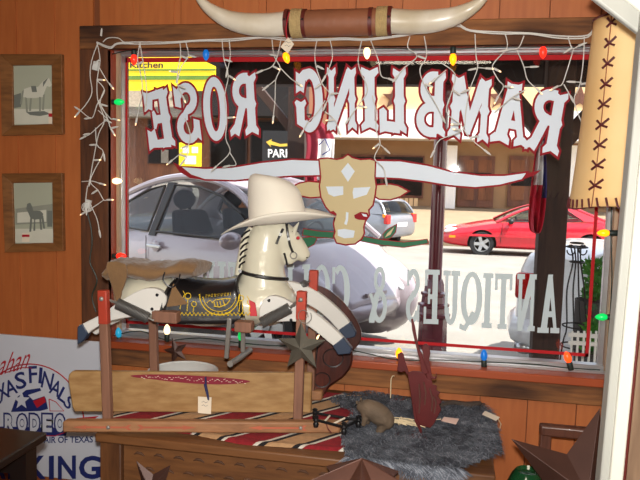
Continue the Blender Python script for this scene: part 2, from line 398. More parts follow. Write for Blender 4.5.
for ch, TL, TR, BR, BL in (
  ('E', (143, 92), (168, 87), (177, 146), (150, 151)), ('S', (172, 85), (197, 81), (203, 142), (178, 145)), ('O', (201, 78), (226, 76), (229, 140), (205, 142)), ('R', (230, 74), (257, 72), (261, 135), (231, 137)),
  ('G', (295, 69), (323, 68), (324, 132), (296, 133)), ('N', (327, 67), (356, 67), (357, 131), (327, 131)), ('I', (358, 67), (381, 67), (381, 131), (359, 131)), ('L', (380, 68), (408, 68), (409, 134), (379, 133)),
  ('B', (418, 71), (447, 72), (446, 138), (414, 136)), ('M', (453, 74), (492, 79), (488, 144), (448, 138)), ('A', (498, 80), (533, 85), (526, 149), (491, 142)), ('R', (535, 85), (571, 94), (560, 157), (524, 149))):
    letter(ch, WEST, TL, TR, BR, BL, sg, 'letter', M['vinylw'], M['vinylr'], .0080, -.0022, -.0012)
sl = thing('window_lettering', 'mirrored grey ANTIQUES & COLLECTIBLES lettering along the bottom of the window glass', 'lettering', P(430, 320, 0))
lets = [('A', 540, 559, 275, 332), ('N', 517, 535, 274.5, 330), ('T', 495, 511, 274, 328), ('I', 482, 493, 273.5, 327), ('Q', 461, 482, 272, 324), ('U', 443, 459, 271, 324), ('E', 424, 439, 270, 323), ('S', 406, 420, 269, 322), ('&', 370, 387, 267, 322),
        ('C', 331, 350, 265.5, 317), ('O', 313, 330, 265, 316), ('L', 297, 310, 264.5, 315), ('L', 281, 294, 264, 314), ('E', 265, 278, 263.5, 313), ('C', 245, 262, 263, 312), ('T', 229, 242, 262.5, 311), ('I', 218, 226, 262, 310), ('B', 202, 215, 262, 309), ('L', 187, 199, 261, 308), ('E', 172, 184, 261, 307), ('S', 157, 169, 260, 306)]
for ch, a, c, t, bt in lets:
    lean = -.05*(bt-t)*(a-239)/330
    letter(ch, SLAB, (a-lean/2, t), (c-lean/2, t+.4), (c+lean/2, bt+.5), (a+lean/2, bt), sl, 'letter', M['vinylg'], None, 0, -.0022, -.001)

# ------------------------------------------------------------------ painted longhorn steer with a rose
em = thing('window_steer_emblem', 'painted tan longhorn steer head holding a rose on the window glass', 'painted emblem', P(350, 245, 0))
def deco(name, pts, mfill, parent, od=.0068, yf=-.0040, yo=-.0030, mo=None, smooth=0):
    w = [P(x, y, 0) for x, y in pts]
    if smooth: w = smooth_path(w, smooth, True)
    f = MB().prism([V((p.x, yf, p.z)) for p in w], (0, .0005, 0)); o = f.build(name, mfill, parent, smooth=False)
    if od: MB().prism([V((p.x, yo, p.z)) for p in offs(w, od)], (0, .0005, 0)).build('outline', mo or M['vinylr'], o, smooth=False)
    return o
z = lambda l: [(270+a/3.2, 130+c/3.2) for a, c in l]
lab(deco('horn', [(181, 167), (205, 169), (232, 168), (262, 163), (292, 160), (320, 161), (320, 175), (292, 175.5), (262, 177.5), (235, 180), (205, 179), (190, 174)], M['vinylw'], em, yf=-.0022, yo=-.0014), 'white horn on the viewer left')
deco('horn_tip', [(173, 162), (181, 166), (192, 175), (205, 180), (190, 178), (180, 172)], M['vinylr'], em, 0, yf=-.0026)
lab(deco('horn', [(374, 161), (400, 161.5), (428, 166), (450, 172), (480, 176), (505, 176), (526, 173), (522, 179), (500, 184.5), (475, 187), (450, 185), (425, 181), (400, 178), (376, 177)], M['vinylw'], em, yf=-.0022, yo=-.0014), 'white horn on the viewer right')
deco('horn_tip', [(541, 170), (526, 173.5), (521, 180), (535, 175)], M['vinylr'], em, 0, yf=-.0026)
deco('ear', z([(338, 178), (360, 176), (385, 175), (410, 180), (440, 196), (415, 212), (385, 221), (350, 219), (332, 208)]), M['tan'], em, .0058, -.0022, -.0014)
deco('ear', z([(162, 170), (125, 166), (95, 172), (62, 188), (95, 208), (130, 215), (165, 212)]), M['tan'], em, .0058, -.0022, -.0014)
deco('stem', [(304, 229), (320, 231.5), (340, 232.5), (360, 236), (382, 240), (404, 242.5), (427, 239.5), (428, 243), (404, 247), (380, 244.5), (358, 240), (338, 238), (318, 237), (303, 235)], M['green'], em, .003, -.0030, -.0024)
deco('leaf', z([(366, 348), (362, 335), (376, 319), (404, 304), (401, 326), (384, 346)]), M['green'], em, .003, -.0022, -.0014)
deco('leaf_vein', z([(368, 344), (376, 330), (398, 310), (386, 334)]), M['tan'], em, 0, -.0026)
deco('leaf', [(303, 238), (318, 236), (314, 244), (305, 249), (298, 247)], M['green'], em, .003, -.0022, -.0014)
face = deco('face', z([(160, 95), (185, 92), (215, 97), (235, 92), (250, 81), (262, 90), (290, 97), (320, 95), (336, 100), (334, 150), (338, 180), (335, 205), (328, 240), (314, 255), (316, 272), (304, 290), (298, 310), (300, 330), (292, 347), (272, 362), (242, 365), (215, 359), (207, 340), (211, 325), (206, 300), (211, 275), (196, 262), (181, 245), (166, 215), (161, 180), (165, 150)]), M['tan'], em, .006, -.0050, -.0042)
for nm, pts, mm in (('eye', [(180, 181), (235, 180), (235, 207), (205, 213), (188, 205)], 'vinylw'), ('eye', [(268, 185), (322, 182), (310, 207), (268, 220), (265, 200)], 'vinylw'), ('forehead_diamond', [(250, 105), (272, 132), (250, 166), (228, 132)], 'vinylw'),
                     ('nose_line', [(244, 262), (252, 264), (250, 290), (246, 304), (238, 300), (243, 285)], 'vinylw'), ('mouth', [(217, 319), (240, 316), (272, 322), (268, 344), (238, 346), (218, 338)], 'vinylw'),
                     ('nostril', [(270, 272), (290, 262), (312, 264), (318, 276), (308, 288), (285, 287), (272, 282)], 'vinylr'), ('nostril', [(190, 262), (204, 258), (214, 268), (212, 280), (200, 278)], 'vinylr'), ('nostril_glint', [(294, 267), (310, 270), (312, 278), (300, 276)], 'vinylw')):
    deco(nm, z(pts), M[mm], face, 0, -.0056 if nm != 'nostril_glint' else -.0062)
# ------------------------------------------------------------------ outside: ground
M.update(
 street=mat('sunlit_street', (132, 127, 119), .9, var=.12, scale=1.6, bump=.15, bscale=40),
 walk=mat('sidewalk_concrete', (150, 142, 130), .9, var=.1, scale=3),
 farwalk=mat('far_sidewalk', (140, 122, 98), .9, var=.08, scale=2),
 darkwood=wood('dark_porch_timber', (66, 44, 34), (36, 24, 20), 'z', 3, .75, .3),
 porch=wood('dark_porch_boards', (46, 34, 30), (26, 20, 18), 'x', 3, .85, .2),
 pole=mat('purple_brown_pole_paint', (112, 42, 54), .25, var=.15, scale=10, coat=.4),
 stucco=mat('tan_storefront', (150, 116, 82), .85, var=.08, scale=2),
 fascia=mat('peach_fascia', (236, 200, 150), .8, var=.05, scale=2),
 white=mat('white_paint', (232, 230, 224), .6, var=.04),
 doorw=wood('red_brown_door', (112, 66, 44), (78, 44, 32), 'z', 2, .6, .1),
 brownw=wood('brown_board_wall', (126, 78, 50), (84, 50, 34), 'z', 1.2, .8, .2),
 shingle=mat('grey_shingles', (132, 122, 108), .9, var=.3, scale=14, stretch=(1, 1, 4)),
 yellow=mat('yellow_sign', (250, 212, 20), .6, var=.05),
 yellowd=mat('olive_green_stripe', (96, 128, 40), .6, var=.1),
 black=mat('black_paint', (24, 22, 22), .5, var=.2),
 dglass=mat('dark_shop_glass', (22, 19, 18), .3, var=.4, scale=2, spec=.15),
 cglass=glass('car_glass', (.42, .46, .46), .6),
 tyre=mat('black_tyre', (30, 30, 32), .8, var=.15),
 rim=mat('silver_wheel_rim', (190, 192, 194), .3, metal=.8, var=.08),
 silver=mat('pale_silver_car_paint', (152, 141, 147), .3, metal=.15, var=.03, coat=.8),
 wcar=mat('white_car_paint', (238, 240, 242), .3, var=.02, coat=.8),
 rcar=mat('red_car_paint', (196, 10, 36), .3, var=.05, coat=.8),
 gcar=mat('grey_car_paint', (132, 134, 140), .35, metal=.3, var=.05, coat=.6),
 trimk=mat('black_car_trim', (20, 20, 22), .5, var=.1),
 seat=mat('charcoal_car_seat', (62, 64, 68), .8, var=.1, scale=30),
 lampw=mat('clear_headlight', (228, 232, 236), .12, var=.05, spec=.9),
 lampr=mat('red_tail_light', (190, 24, 30), .15, var=.1, coat=.6),
 lampa=mat('amber_turn_light', (250, 140, 24), .2, var=.1),
)
SL = .030
def sz(y): return -.03-SL*(y-3.0)
def G(px, py):
    """picture point on the sloping street"""
    d = ray(px, py); t = (-.03-SL*(CAM.y-3.0)-CAM.z)/(d.z+SL*d.y); return CAM+d*t
mb = MB(); mb.prism([V((-40, 3.0, sz(3))), V((-40, 18, sz(18))), V((-40, 18, sz(18)-.1)), V((-40, 3.0, sz(3)-.1))], (80, 0, 0))
struct(mb.build('street', M['street'], smooth=False), 'pale sunlit street surface')
struct(MB().bx((-14, .06, -.15), (14, 3.0, .0)).build('sidewalk', M['walk'], smooth=False), 'concrete sidewalk in front of the shop')
mb = MB(); mb.prism([V((-40, 18, sz(18)-.1)), V((-40, 18, sz(18)+.14)), V((-40, 26.4, .34)), V((-40, 34, .34)), V((-40, 34, -1))], (80, 0, 0))
struct(mb.build('far_sidewalk', M['farwalk'], smooth=False), 'tan sloping sidewalk in front of the storefronts across the street')

# porch of the shop
PX0 = P(222, 70, 2.9).x
mb = MB(); mb.bx((PX0, .1, 2.62), (9, 3.0, 2.72))
for i in range(12):
    x = PX0+.1+i*.75; mb.bx((x, .1, 2.48), (x+.09, 2.95, 2.62))
mb.bx((PX0, 2.85, 2.27), (9, 3.0, 2.62)); mb.bx((PX0, .1, 2.40), (PX0+.1, 2.95, 2.62))
struct(mb.build('porch_roof', M['porch'], smooth=False), 'dark underside of the timber porch roof over the sidewalk')
struct(MB().bx((-14, .062, 2.75), (14, .3, 5.5)).build('upper_wall', M['brownw'], smooth=False))
def post(label, px, dep, w, braces, h=2.5, top=None):
    c = PD(px, 180, dep); x, y = c.x, c.y
    t = thing('porch_post', label, 'post', (x, y, 0))
    MB().bx((x-w/2, y-w/2, 0 if y < 3 else sz(y)-.02), (x+w/2, y+w/2, h)).build('shaft', M['darkwood'], t, bevel=.008)
    for s, L, z0 in braces:
        MB().bar((x+s*w*.2, y, z0), (x+s*L, y, z0+L*1.05), .1, .1, (0, 1, 0)).build('brace', M['darkwood'], t, bevel=.006)
    return t, V((x, y, 0))
tR, pR = post('thick dark timber porch post with knee braces, between the white car and the leather lampshade', 554, 4.25, .165, ((-1, .36, 1.78), (1, .36, 1.78)))
tL, pL = post('dark timber post with braces behind the gap between ROSE and RAMBLING', 297, 8.4, .215, ((-1, .55, 2.05), (1, .5, 2.05)), 2.75)
# round iron post
c = PD(436, 250, 5.45); x, y = c.x, c.y; g0 = 0 if y < 3 else sz(y)
t = thing('iron_column', 'round purple-brown painted iron column with a ringed flared base at the kerb', 'column', (x, y, g0))
MB().lathe([(.056, .62), (.054, 1.5), (.052, 2.3)], (x, y, 0), 20).build('shaft', M['pole'], t)
MB().lathe([(.15, g0), (.15, .06), (.118, .10), (.112, .42), (.135, .44), (.135, .46), (.12, .47), (.115, .51), (.125, .52), (.125, .54), (.10, .55), (.095, .60), (.105, .61), (.105, .63), (.08, .64), (.075, .70), (.06, .74)], (x, y, 0), 8).build('flared_base', M['pole'], t, angle=25)
lab(MB().lathe([(.07, 2.17), (.085, 2.20), (.085, 2.24), (.07, 2.27)], (x, y, 0), 16).build('collar', M['pole'], t), 'ring collar under the porch beam')

# ------------------------------------------------------------------ storefront across the street
FY = 26.4
def FP(px, py, dy=0): return P(px, py, FY+dy)
def fbox(mb, x0, x1, y0, y1, d0, d1, shear=True):
    """box on the far facade between picture columns x0..x1 and rows y0..y1, from depth d0 to d1"""
    a = FP(x0, (y0+y1)/2, 0); b = FP(x1, (y0+y1)/2, 0); t = FP((x0+x1)/2, y0, 0).z; u = FP((x0+x1)/2, y1, 0).z
    mb.bx((a.x, FY+d0, u), (b.x, FY+d1, t)); return mb
xl, xr = FP(303, 180).x, 16.0
t = thing('storefront_building', 'tan storefront across the street with a white sign band and dark wood doors', 'building', ((xl+xr)/2, FY, .34))
MB().bx((xl, FY, .3), (xr, FY+7, 6.2)).build('wall', M['stucco'], t, smooth=False)
z1, z2, z3 = FP(430, 93).z, FP(430, 114).z, FP(430, 141).z
lab(MB().bx((xl, FY-1.6, z2), (xr, FY+.05, z1+.9)).build('upper_fascia', M['fascia'], t, smooth=False), 'peach fascia board with brown stars')
lab(MB().bx((xl, FY-1.75, z3), (xr, FY+.05, z2)).build('sign_band', M['white'], t, smooth=False), 'plain white sign band')
def star_pts(c, R, r, rot, ax, ay, n=5):
    return [c+ax*((R if k % 2 == 0 else r)*math.cos(rot+PI*k/n))+ay*((R if k % 2 == 0 else r)*math.sin(rot+PI*k/n)) for k in range(2*n)]
for px in (340, 394, 453, 500, 580):
    cc = P(px, 98, FY-1.62)
    MB().prism(star_pts(cc, .48, .19, PI/2, V((1, 0, 0)), V((0, 0, 1))), (0, -.06, 0)).build('wall_star', M['doorw'], t, smooth=False)
for x0, x1, y0, y1 in ((341, 424, 155, 197), (346, 346.5, 157, 157.5)):
    if x1-x0 < 5: continue
    f = fbox(MB(), x0, x1, y0, y1, -.12, .0).build('window', M['doorw'], t, smooth=False)
    m = MB()
    for k in range(2): fbox(m, lerp(x0, x1, k/2)+1.5, lerp(x0, x1, (k+1)/2)-1.5, y0+2, y1-2, -.15, -.1)
    m.build('pane', M['dglass'], f, smooth=False)
for x0, x1 in ((458, 494), (508, 545), (582, 612)):
    f = fbox(MB(), x0, x1, 156, 207, -.12, 0).build('door', M['doorw'], t, smooth=False)
    m = MB()
    for k in range(2):
        u0, u1 = lerp(x0, x1, k/2)+2.5, lerp(x0, x1, (k+1)/2)-2.5
        fbox(m, u0, u1, 186, 200, -.16, -.11); fbox(m, u0, u1, 160, 172, -.16, -.11)
    m.build('door_panel', M['brownw'], f, smooth=False)
    m = MB(); fbox(m, x0+3, x1-3, 173, 186, -.16, -.11); m.build('pane', M['dglass'], f, smooth=False)
for x0, x1 in ((445, 456), (568, 575), (318, 333)):
    lab(fbox(MB(), x0, x1, 146 if x0 > 400 else 150, 215, -.5, -.2).build('column', M['white'], t, smooth=False), 'white square column')
m = MB()
for k in range(16):
    a = lerp(343, 418, k/16); fbox(m, a+.6, lerp(343, 418, (k+1)/16)-.3, 198, 208, -.1, 0)
m.build('wainscot', M['fascia'], t, smooth=False)

# brown building further left with a yellow sign
BY = 19.5
def BP(px, py): return P(px, py, BY)
def bbox(mb, x0, x1, y0, y1, d0, d1):
    a = BP(x0, (y0+y1)/2); b = BP(x1, (y0+y1)/2); mb.bx((a.x, BY+d0, BP((x0+x1)/2, y1).z), (b.x, BY+d1, BP((x0+x1)/2, y0).z)); return mb
xa, xb = BP(20, 150).x, BP(304, 150).x
t = thing('brown_building', 'brown board building seen behind ROSE lettering, with grey shingle strip and dark windows', 'building', ((xa+xb)/2, BY, sz(BY)))
MB().bx((xa, BY, -.5), (xb, BY+5, BP(200, 60).z+2)).build('wall', M['brownw'], t, smooth=False)
m = MB(); a, b = BP(150, 91).z, BP(150, 116).z
m.prism([V((xa, BY-.02, a)), V((xa, BY-.75, b)), V((xa, BY-.75, b-.08)), V((xa, BY+.02, b-.08))], (BP(216, 100).x-xa, 0, 0)); m.build('shingle_strip', M['shingle'], t, smooth=False)
m = MB(); m.bx((BP(217, 60).x, BY-.9, BP(250, 118).z), (xb, BY, BP(250, 60).z+1.5)); m.build('shaded_gable', mat('roof_shade_timber', (24, 17, 15), .85, var=.3, scale=2), t, smooth=False)  # shade under the roof is put into this near-black timber colour
for x0, x1, y0, y1 in ((150, 179, 121, 163), (212, 246, 124, 180), (252, 286, 122, 180)):
    f = bbox(MB(), x0-1.5, x1+1.5, y0-1.5, y1+1, -.08, 0).build('window', M['darkwood'], t, smooth=False)
    bbox(MB(), x0, x1, y0, y1, -.10, -.05).build('pane', M['dglass'], f, smooth=False)
m = MB(); bbox(m, 163, 170, 150, 163, -.16, -.1); m.build('notice', M['shingle'], t, smooth=False)
# yellow shop sign
t = thing('yellow_sign', 'yellow board with green stripe reading Kitchen, beyond the upper corner of the window', 'sign', BP(165, 90)+V((0, -.8, 0)))
SY = BY-1.0
def sbox(m, x0, x1, y0, y1, d0=-.08, d1=0):
    a, b = P(x0, (y0+y1)/2, SY), P(x1, (y0+y1)/2, SY); m.bx((a.x, SY+d0, P(165, y1, SY).z), (b.x, SY+d1, P(165, y0, SY).z)); return m
sbox(MB(), 95, 216, 38, 91).build('board', M['yellow'], t, smooth=False)
sbox(MB(), 95, 216, 76, 80, -.1, -.02).build('stripe', M['yellowd'], t, smooth=False)
sbox(MB(), 95, 216, 69.5, 71, -.1, -.02).build('stripe', M['yellowd'], t, smooth=False)
sbox(MB(), 95, 216, 52, 54, -.1, -.02).build('stripe', M['shingle'], t, smooth=False)
m = MB(); text_fit(m, 'Kitchen', P(130, 68, SY-.09), P(163, 68, SY-.09), P(130, 61.5, SY-.09), .02); m.build('lettering', M['black'], t, smooth=False)
# black parking sign
KY = BY-1.0
t = thing('parking_sign', 'black board with a gold arrow and PARKING in white capitals, beside the dark post', 'sign', P(278, 166, KY))
a, b = P(262, 166, KY), P(296, 131, KY); MB().bx((a.x, KY, a.z), (b.x, KY+.06, b.z)).build('board', M['black'], t, smooth=False)
m = MB(); text_fit(m, 'PARKING', P(268, 157.5, KY-.01), P(309, 157.5, KY-.01), P(268, 149, KY-.01), .02); lab(m.build('lettering', M['white'], t, smooth=False), 'white capitals PARKING')
m = MB()
q = lambda l: [P(x, y, KY-.02) for x, y in l]
m.prism(q([(266, 142), (272, 139), (271, 141), (280, 144), (290, 143.4), (290, 146), (280, 146.6), (270, 144.5), (271, 147)]), (0, .02, 0))
lab(m.build('arrow', mat('gold_arrow', (216, 176, 60), .5), t, smooth=False), 'curved gold arrow')
t = MB(); a, b = P(179, 166, KY), P(201, 143, KY); t.bx((a.x, KY, a.z), (b.x, KY+.06, b.z))
t2 = tag(t.build('window_poster', M['yellow'], smooth=False), 'small yellow square poster on the brown building wall under the letter S', 'poster')
m = MB(); sboxes = ((183, 189, 147, 153), (192, 198, 147, 153), (185, 196, 156, 164))
for x0, x1, y0, y1 in sboxes:
    a, b = P(x0, y1, KY), P(x1, y0, KY); m.bx((a.x, KY-.02, a.z), (b.x, KY, b.z))
m.build('print', M['white'], t2, smooth=False)
# ------------------------------------------------------------------ cars
def make_car(name, label, paint, L, W, lower, arc, wind, rear, sides, wheels, wr, heading, pos, group=None, wb=.80, wr_=.60, seats=True, fender=None, hub=.6, pitch=0):
    """lower: stations (x, half width, z bottom, z shoulder, z top); arc: roof line (x, z) from cowl to deck; wind/rear: arc indices where the glass ends"""
    t = thing(name, label, 'car', (0, 0, 0), group)
    mb = MB(); rings = []
    for x, w, zb, zs, zt in lower:
        pts = [(-w*.80, zb), (-w*.96, zb+.07), (-w, lerp(zb, zs, .45)), (-w*.985, lerp(zb, zs, .8)), (-w*.93, zs), (-w*.78, lerp(zs, zt, .65)), (-w*.4, zt), (0, zt+.012)]
        rings.append([V((x, y, z)) for y, z in pts] + [V((x, -y, z)) for y, z in pts[-2::-1]])
    R2 = []
    for i in range(len(rings)-1):
        for k in range(3): R2.append((rings, i, k/3))
    def cr(i, k, t_):
        g = lambda j: rings[min(max(j, 0), len(rings)-1)][k]
        p0, p1, p2, p3 = g(i-1), g(i), g(i+1), g(i+2)
        return .5*((2*p1)+(p2-p0)*t_+(2*p0-5*p1+4*p2-p3)*t_*t_+(3*p1-p0-3*p2+p3)*t_**3)
    rr = [[cr(i, k, t_) for k in range(len(rings[0]))] for _, i, t_ in R2]+[rings[-1]]
    mb.loft(rr)
    if fender:
        for fx, fz, rx, ry, rz in fender:
            for s in (-1, 1): mb.ell((fx, s*(W/2-ry*.86), fz), (rx, ry, rz), None, 22, 14)
    body = mb.build('body', paint, t, angle=50)
    cut = MB()
    for x in wheels:
        for s in (-1, 1):
            Mx = Matrix.Rotation(PI/2, 3, 'X'); cut.lathe([(wr+.055, -.2), (wr+.055, .2)], (x, s*(W/2-.08), wr), 28, Mx)
    cu = cut.build('cut', M['trimk'], smooth=False)
    q = body.modifiers.new('b', 'BOOLEAN'); q.operation = 'DIFFERENCE'; q.object = cu; q.solver = 'EXACT'; q.use_self = True
    q.material_mode = 'TRANSFER'
    bake(body); bpy.data.objects.remove(cu)
    zt = max(z for x, z in arc); za = arc[0][1]
    def hw(z): return lerp(wb, wr_, max(0, min(1.1, (z-za)/(zt-za))))
    A = smooth_path([V((x, 0, z)) for x, z in arc], 4); iw, ir = wind*4, rear*4
    def surf(i0, i1, nv=8):
        m = MB(); vs = []
        for p in A[i0:i1+1]:
            row = []
            for j in range(nv+1):
                v = 2*j/nv-1; row.append(m.bm.verts.new((p.x+.05*(1-v*v)*(1 if i1 <= iw else -1 if i0 >= ir else 0), hw(p.z)*v, p.z+.035*(1-v*v))))
            vs.append(row)
        for a in range(len(vs)-1):
            for j in range(nv): m.face([vs[a][j], vs[a+1][j], vs[a+1][j+1], vs[a][j+1]])
        return m
    surf(iw, ir).build('roof', paint, t, angle=60, solid=.03, recalc=True)
    surf(0, iw).build('windshield', M['cglass'], t, angle=60)
    surf(ir, len(A)-1).build('rear_window', M['cglass'], t, angle=60)
    for s in (-1, 1):
        m = MB(); m.tube([V((p.x, s*(hw(p.z)-.005), p.z)) for p in A], .034, 8); m.build('roof_pillar', paint, t)
        for kind, pts in sides:
            pp = [V((x, s*hw(z), z)) for x, z in pts]
            if kind == 'glass':
                m = MB(); m.poly(pp); gl = m.build('side_window', M['cglass'], t, smooth=False, recalc=False)
                m = MB(); m.tube(pp, .013, 6, True); m.build('window_seal', M['trimk'], gl)
            elif kind == 'pillar':
                m = MB(); m.prism([p-V((0, s*.03, 0)) for p in pp], (0, s*.035, 0)); m.build('door_pillar', M['trimk'], t, smooth=False)
            else:
                m = MB(); m.prism([p-V((0, s*.03, 0)) for p in pp], (0, s*.04, 0)); m.build('quarter_panel', paint, t, smooth=False)
    for x in wheels:
        for s in (-1, 1):
            Mx = Matrix.Rotation(PI/2*s, 3, 'X').inverted(); c = V((x, s*(W/2-.115), wr))
            m = MB(); m.lathe([(wr*.66, -.10), (wr*.95, -.10), (wr, -.06), (wr, .06), (wr*.95, .10), (wr*.68, .10), (wr*.64, .05), (wr*.64, -.05)], c, 28, Mx, cap=True)
            wh = m.build('wheel', M['tyre'], t)
            m = MB(); m.lathe([(wr*.67, .085), (wr*.64, .10), (wr*.58, .075), (wr*.58, .04)], c, 24, Mx, cap=False)
            for k in range(5):
                a = 2*PI*k/5; u = Mx @ V((math.cos(a), math.sin(a), 0)); n = Mx @ V((0, 0, 1))
                m.bar(c+n*.07+u*wr*.05, c+n*.085+u*wr*.62, wr*.26, .025, n)
            m.lathe([(wr*.17, .06), (wr*.16, .10), (.001, .105)], c, 14, Mx)
            m.build('rim', M['rim'], wh)
    if seats:
        for x in ((-.15,) if seats == 1 else (-.15, -.95)):
            for s in (-1, 1):
                y = s*.34
                m = MB(); m.loft([[V((x-.02-.32*q-.05*math.sin(q*3), y+yy*w_, .55+.62*q)) + V((dx, 0, 0)) for yy, dx in ((-.25, .06), (-.22, .0), (0, -.0), (.22, .0), (.25, .06), (.2, .13), (0, .1), (-.2, .13))] for q, w_ in ((0, .95), (.3, 1), (.7, 1), (.95, .85), (1.0, .7))])
                m.box((x+.22, y, .52), (.5, .48, .16))
                st = m.build('seat', M['seat'], t, bevel=.02)
                m = MB(); m.ell((x-.36, y, 1.27), (.06, .14, .10)); m.tube([(x-.34, y-.06, 1.1), (x-.36, y-.06, 1.26)], .012); m.tube([(x-.34, y+.06, 1.1), (x-.36, y+.06, 1.26)], .012); m.build('headrest', M['seat'], st)
        c = V((arc[0][0]-.55, .36, za-.04))
        MB().tube([c+V((.06*math.sin(a), .18*math.cos(a), .18*math.sin(a))) for a in [2*PI*k/18 for k in range(18)]], .014, 6, True).build('steering_wheel', M['trimk'], t)
    for s in (-1, 1):
        x = arc[0][0]-.34; m = MB(); m.ell((x, s*(W/2+.09), za+.04), (.07, .12, .075)); m.tube([(x, s*(W/2-.08), za-.0), (x, s*(W/2+.05), za+.02)], .025); m.build('wing_mirror', paint if name != 'red_coupe' else M['trimk'], t)
    t.rotation_euler = (0, pitch, heading); t.location = pos
    return t
def add(t, name, m, mats, **k): return m.build(name, mats, t, **k)
def hvec(a): return V((math.cos(a), math.sin(a), 0))

# silver round-roofed car angle-parked just outside
hd = math.radians(-27); mir = PD(231, 241, 5.6); h = hvec(hd); n = V((-h.y, h.x, 0))
pos = mir-h*.78+n*.95; pos.z = mir.z-.99
bt = make_car('silver_compact_car', 'pale silver round-roofed compact car parked close outside, behind the rocking horse', M['silver'], 4.08, 1.72,
  [(-2.04, .55, .42, .52, .56), (-1.95, .68, .32, .62, .70), (-1.7, .74, .24, .80, .92), (-1.3, .78, .22, .92, 1.08), (-.7, .80, .20, .95, .97), (0, .80, .20, .95, .96), (.7, .80, .2, .95, .97), (1.05, .78, .22, .90, .98), (1.25, .74, .24, .82, .92), (1.42, .62, .26, .68, .78), (1.54, .48, .30, .54, .60), (1.60, .36, .36, .46, .50)],
  [(1.12, .95), (.85, 1.16), (.50, 1.38), (.1, 1.485), (-.3, 1.50), (-.75, 1.42), (-1.2, 1.24), (-1.6, .98)], 2, 5,
  [('glass', [(.92, .98), (.62, 1.20), (.32, 1.34), (0, 1.41), (-.36, 1.42), (-.44, .97)]), ('pillar', [(-.36, 1.44), (-.44, .93), (-.54, .93), (-.46, 1.44)]), ('glass', [(-.50, 1.41), (-.72, 1.36), (-.98, 1.24), (-1.10, 1.10), (-1.0, .98), (-.56, .97)]), ('panel', [(-.72, 1.39), (-1.2, 1.22), (-1.6, .96), (-1.02, .94), (-1.12, 1.10), (-1.0, 1.24)])],
  (1.08, -1.24), .31, hd, pos, fender=((1.06, .42, .58, .26, .42), (-1.26, .42, .64, .24, .44)), wb=.76, wr_=.56)
for s in (-1, 1):
    m = MB(); Rm = Matrix.Rotation(.7, 3, 'Y') @ Matrix.Rotation(s*.25, 3, 'X'); m.ell((1.46, s*.60, .60), (.05, .14, .17), Matrix.Rotation(-.75, 3, 'Y')); m.build('headlight', M['lampw'], bt)
    m = MB(); m.bar((-.48, s*.822, .84), (-.28, s*.822, .84), .03, .03); dh = m.build('door_handle', M['rim'], bt, bevel=.008)
    m = MB(); m.lathe([(.055, 0), (.045, .006), (.001, .006)], (-.38, s*.806, .84), 16, Matrix.Rotation(-s*PI/2, 3, 'X')); m.build('handle_cup', M['silver'], dh)
    m = MB(); m.tube([(1.05, s*.80, .60), (.98, s*.808, .90)], .005, 5); m.tube([(-.52, s*.806, .40), (-.52, s*.806, .93)], .005, 5); m.build('door_gap', M['trimk'], bt)
m = MB(); m.tube([(1.42, -.58, .40), (1.54, -.36, .40), (1.60, 0, .40), (1.54, .36, .40), (1.42, .58, .40)], .075, 10); m.build('front_bumper', M['silver'], bt)
m = MB(); m.box((1.60, 0, .54), (.03, .3, .03)); m.build('grille', M['silver'], bt)

# red coupe across the street
g = G(481, 254.5); hd = PI; pos = V((g.x+1.30, g.y+.7, 0)); pos.z = sz(pos.y)
rc = make_car('red_coupe', 'bright red two-door coupe parked across the street behind the porch post', M['rcar'], 4.7, 1.72,
  [(-2.35, .62, .42, .80, .86), (-2.2, .78, .30, .88, .95), (-1.8, .84, .22, .93, 1.0), (-1.2, .86, .2, .93, .98), (-.3, .86, .2, .90, .92), (.6, .86, .2, .88, .90), (1.0, .85, .2, .84, .89), (1.5, .84, .2, .75, .80), (2.0, .78, .24, .64, .68), (2.25, .66, .28, .54, .58), (2.36, .5, .34, .46, .5)],
  [(.95, .88), (.45, 1.14), (.0, 1.29), (-.5, 1.33), (-.9, 1.29), (-1.35, 1.12), (-1.75, .97)], 2, 4,
  [('glass', [(.72, .91), (.35, 1.13), (.0, 1.23), (-.32, 1.25), (-.42, .93)]), ('pillar', [(-.32, 1.28), (-.42, .9), (-.50, .9), (-.40, 1.28)]), ('glass', [(-.42, 1.25), (-.75, 1.23), (-1.15, .98), (-.52, .94)]), ('panel', [(-.74, 1.27), (-1.15, .97), (-1.8, .94), (-1.35, 1.12), (-.9, 1.27)])],
  (1.30, -1.33), .31, hd, pos, wb=.78, wr_=.56)
for s in (-1, 1):
    MB().ell((2.10, s*.62, .62), (.18, .14, .06), Matrix.Rotation(.22, 3, 'Y')).build('headlight', M['lampw'], rc)
    MB().box((2.05, s*.815, .47), (.16, .02, .06)).build('turn_light', M['lampa'], rc)
    m = MB(); m.tube([(.85, s*.86, .35), (.80, s*.85, .87)], .006, 5); m.tube([(-.50, s*.868, .35), (-.52, s*.86, .92)], .006, 5); m.build('door_gap', M['trimk'], rc)
    MB().bx((-2.2, s*.86-.012, .50), (1.7, s*.86+.012, .56)).build('side_moulding', M['rcar'], rc, bevel=.006)
    MB().box((-2.28, s*.6, .78), (.12, .4, .14)).build('tail_light', M['lampr'], rc, bevel=.02)

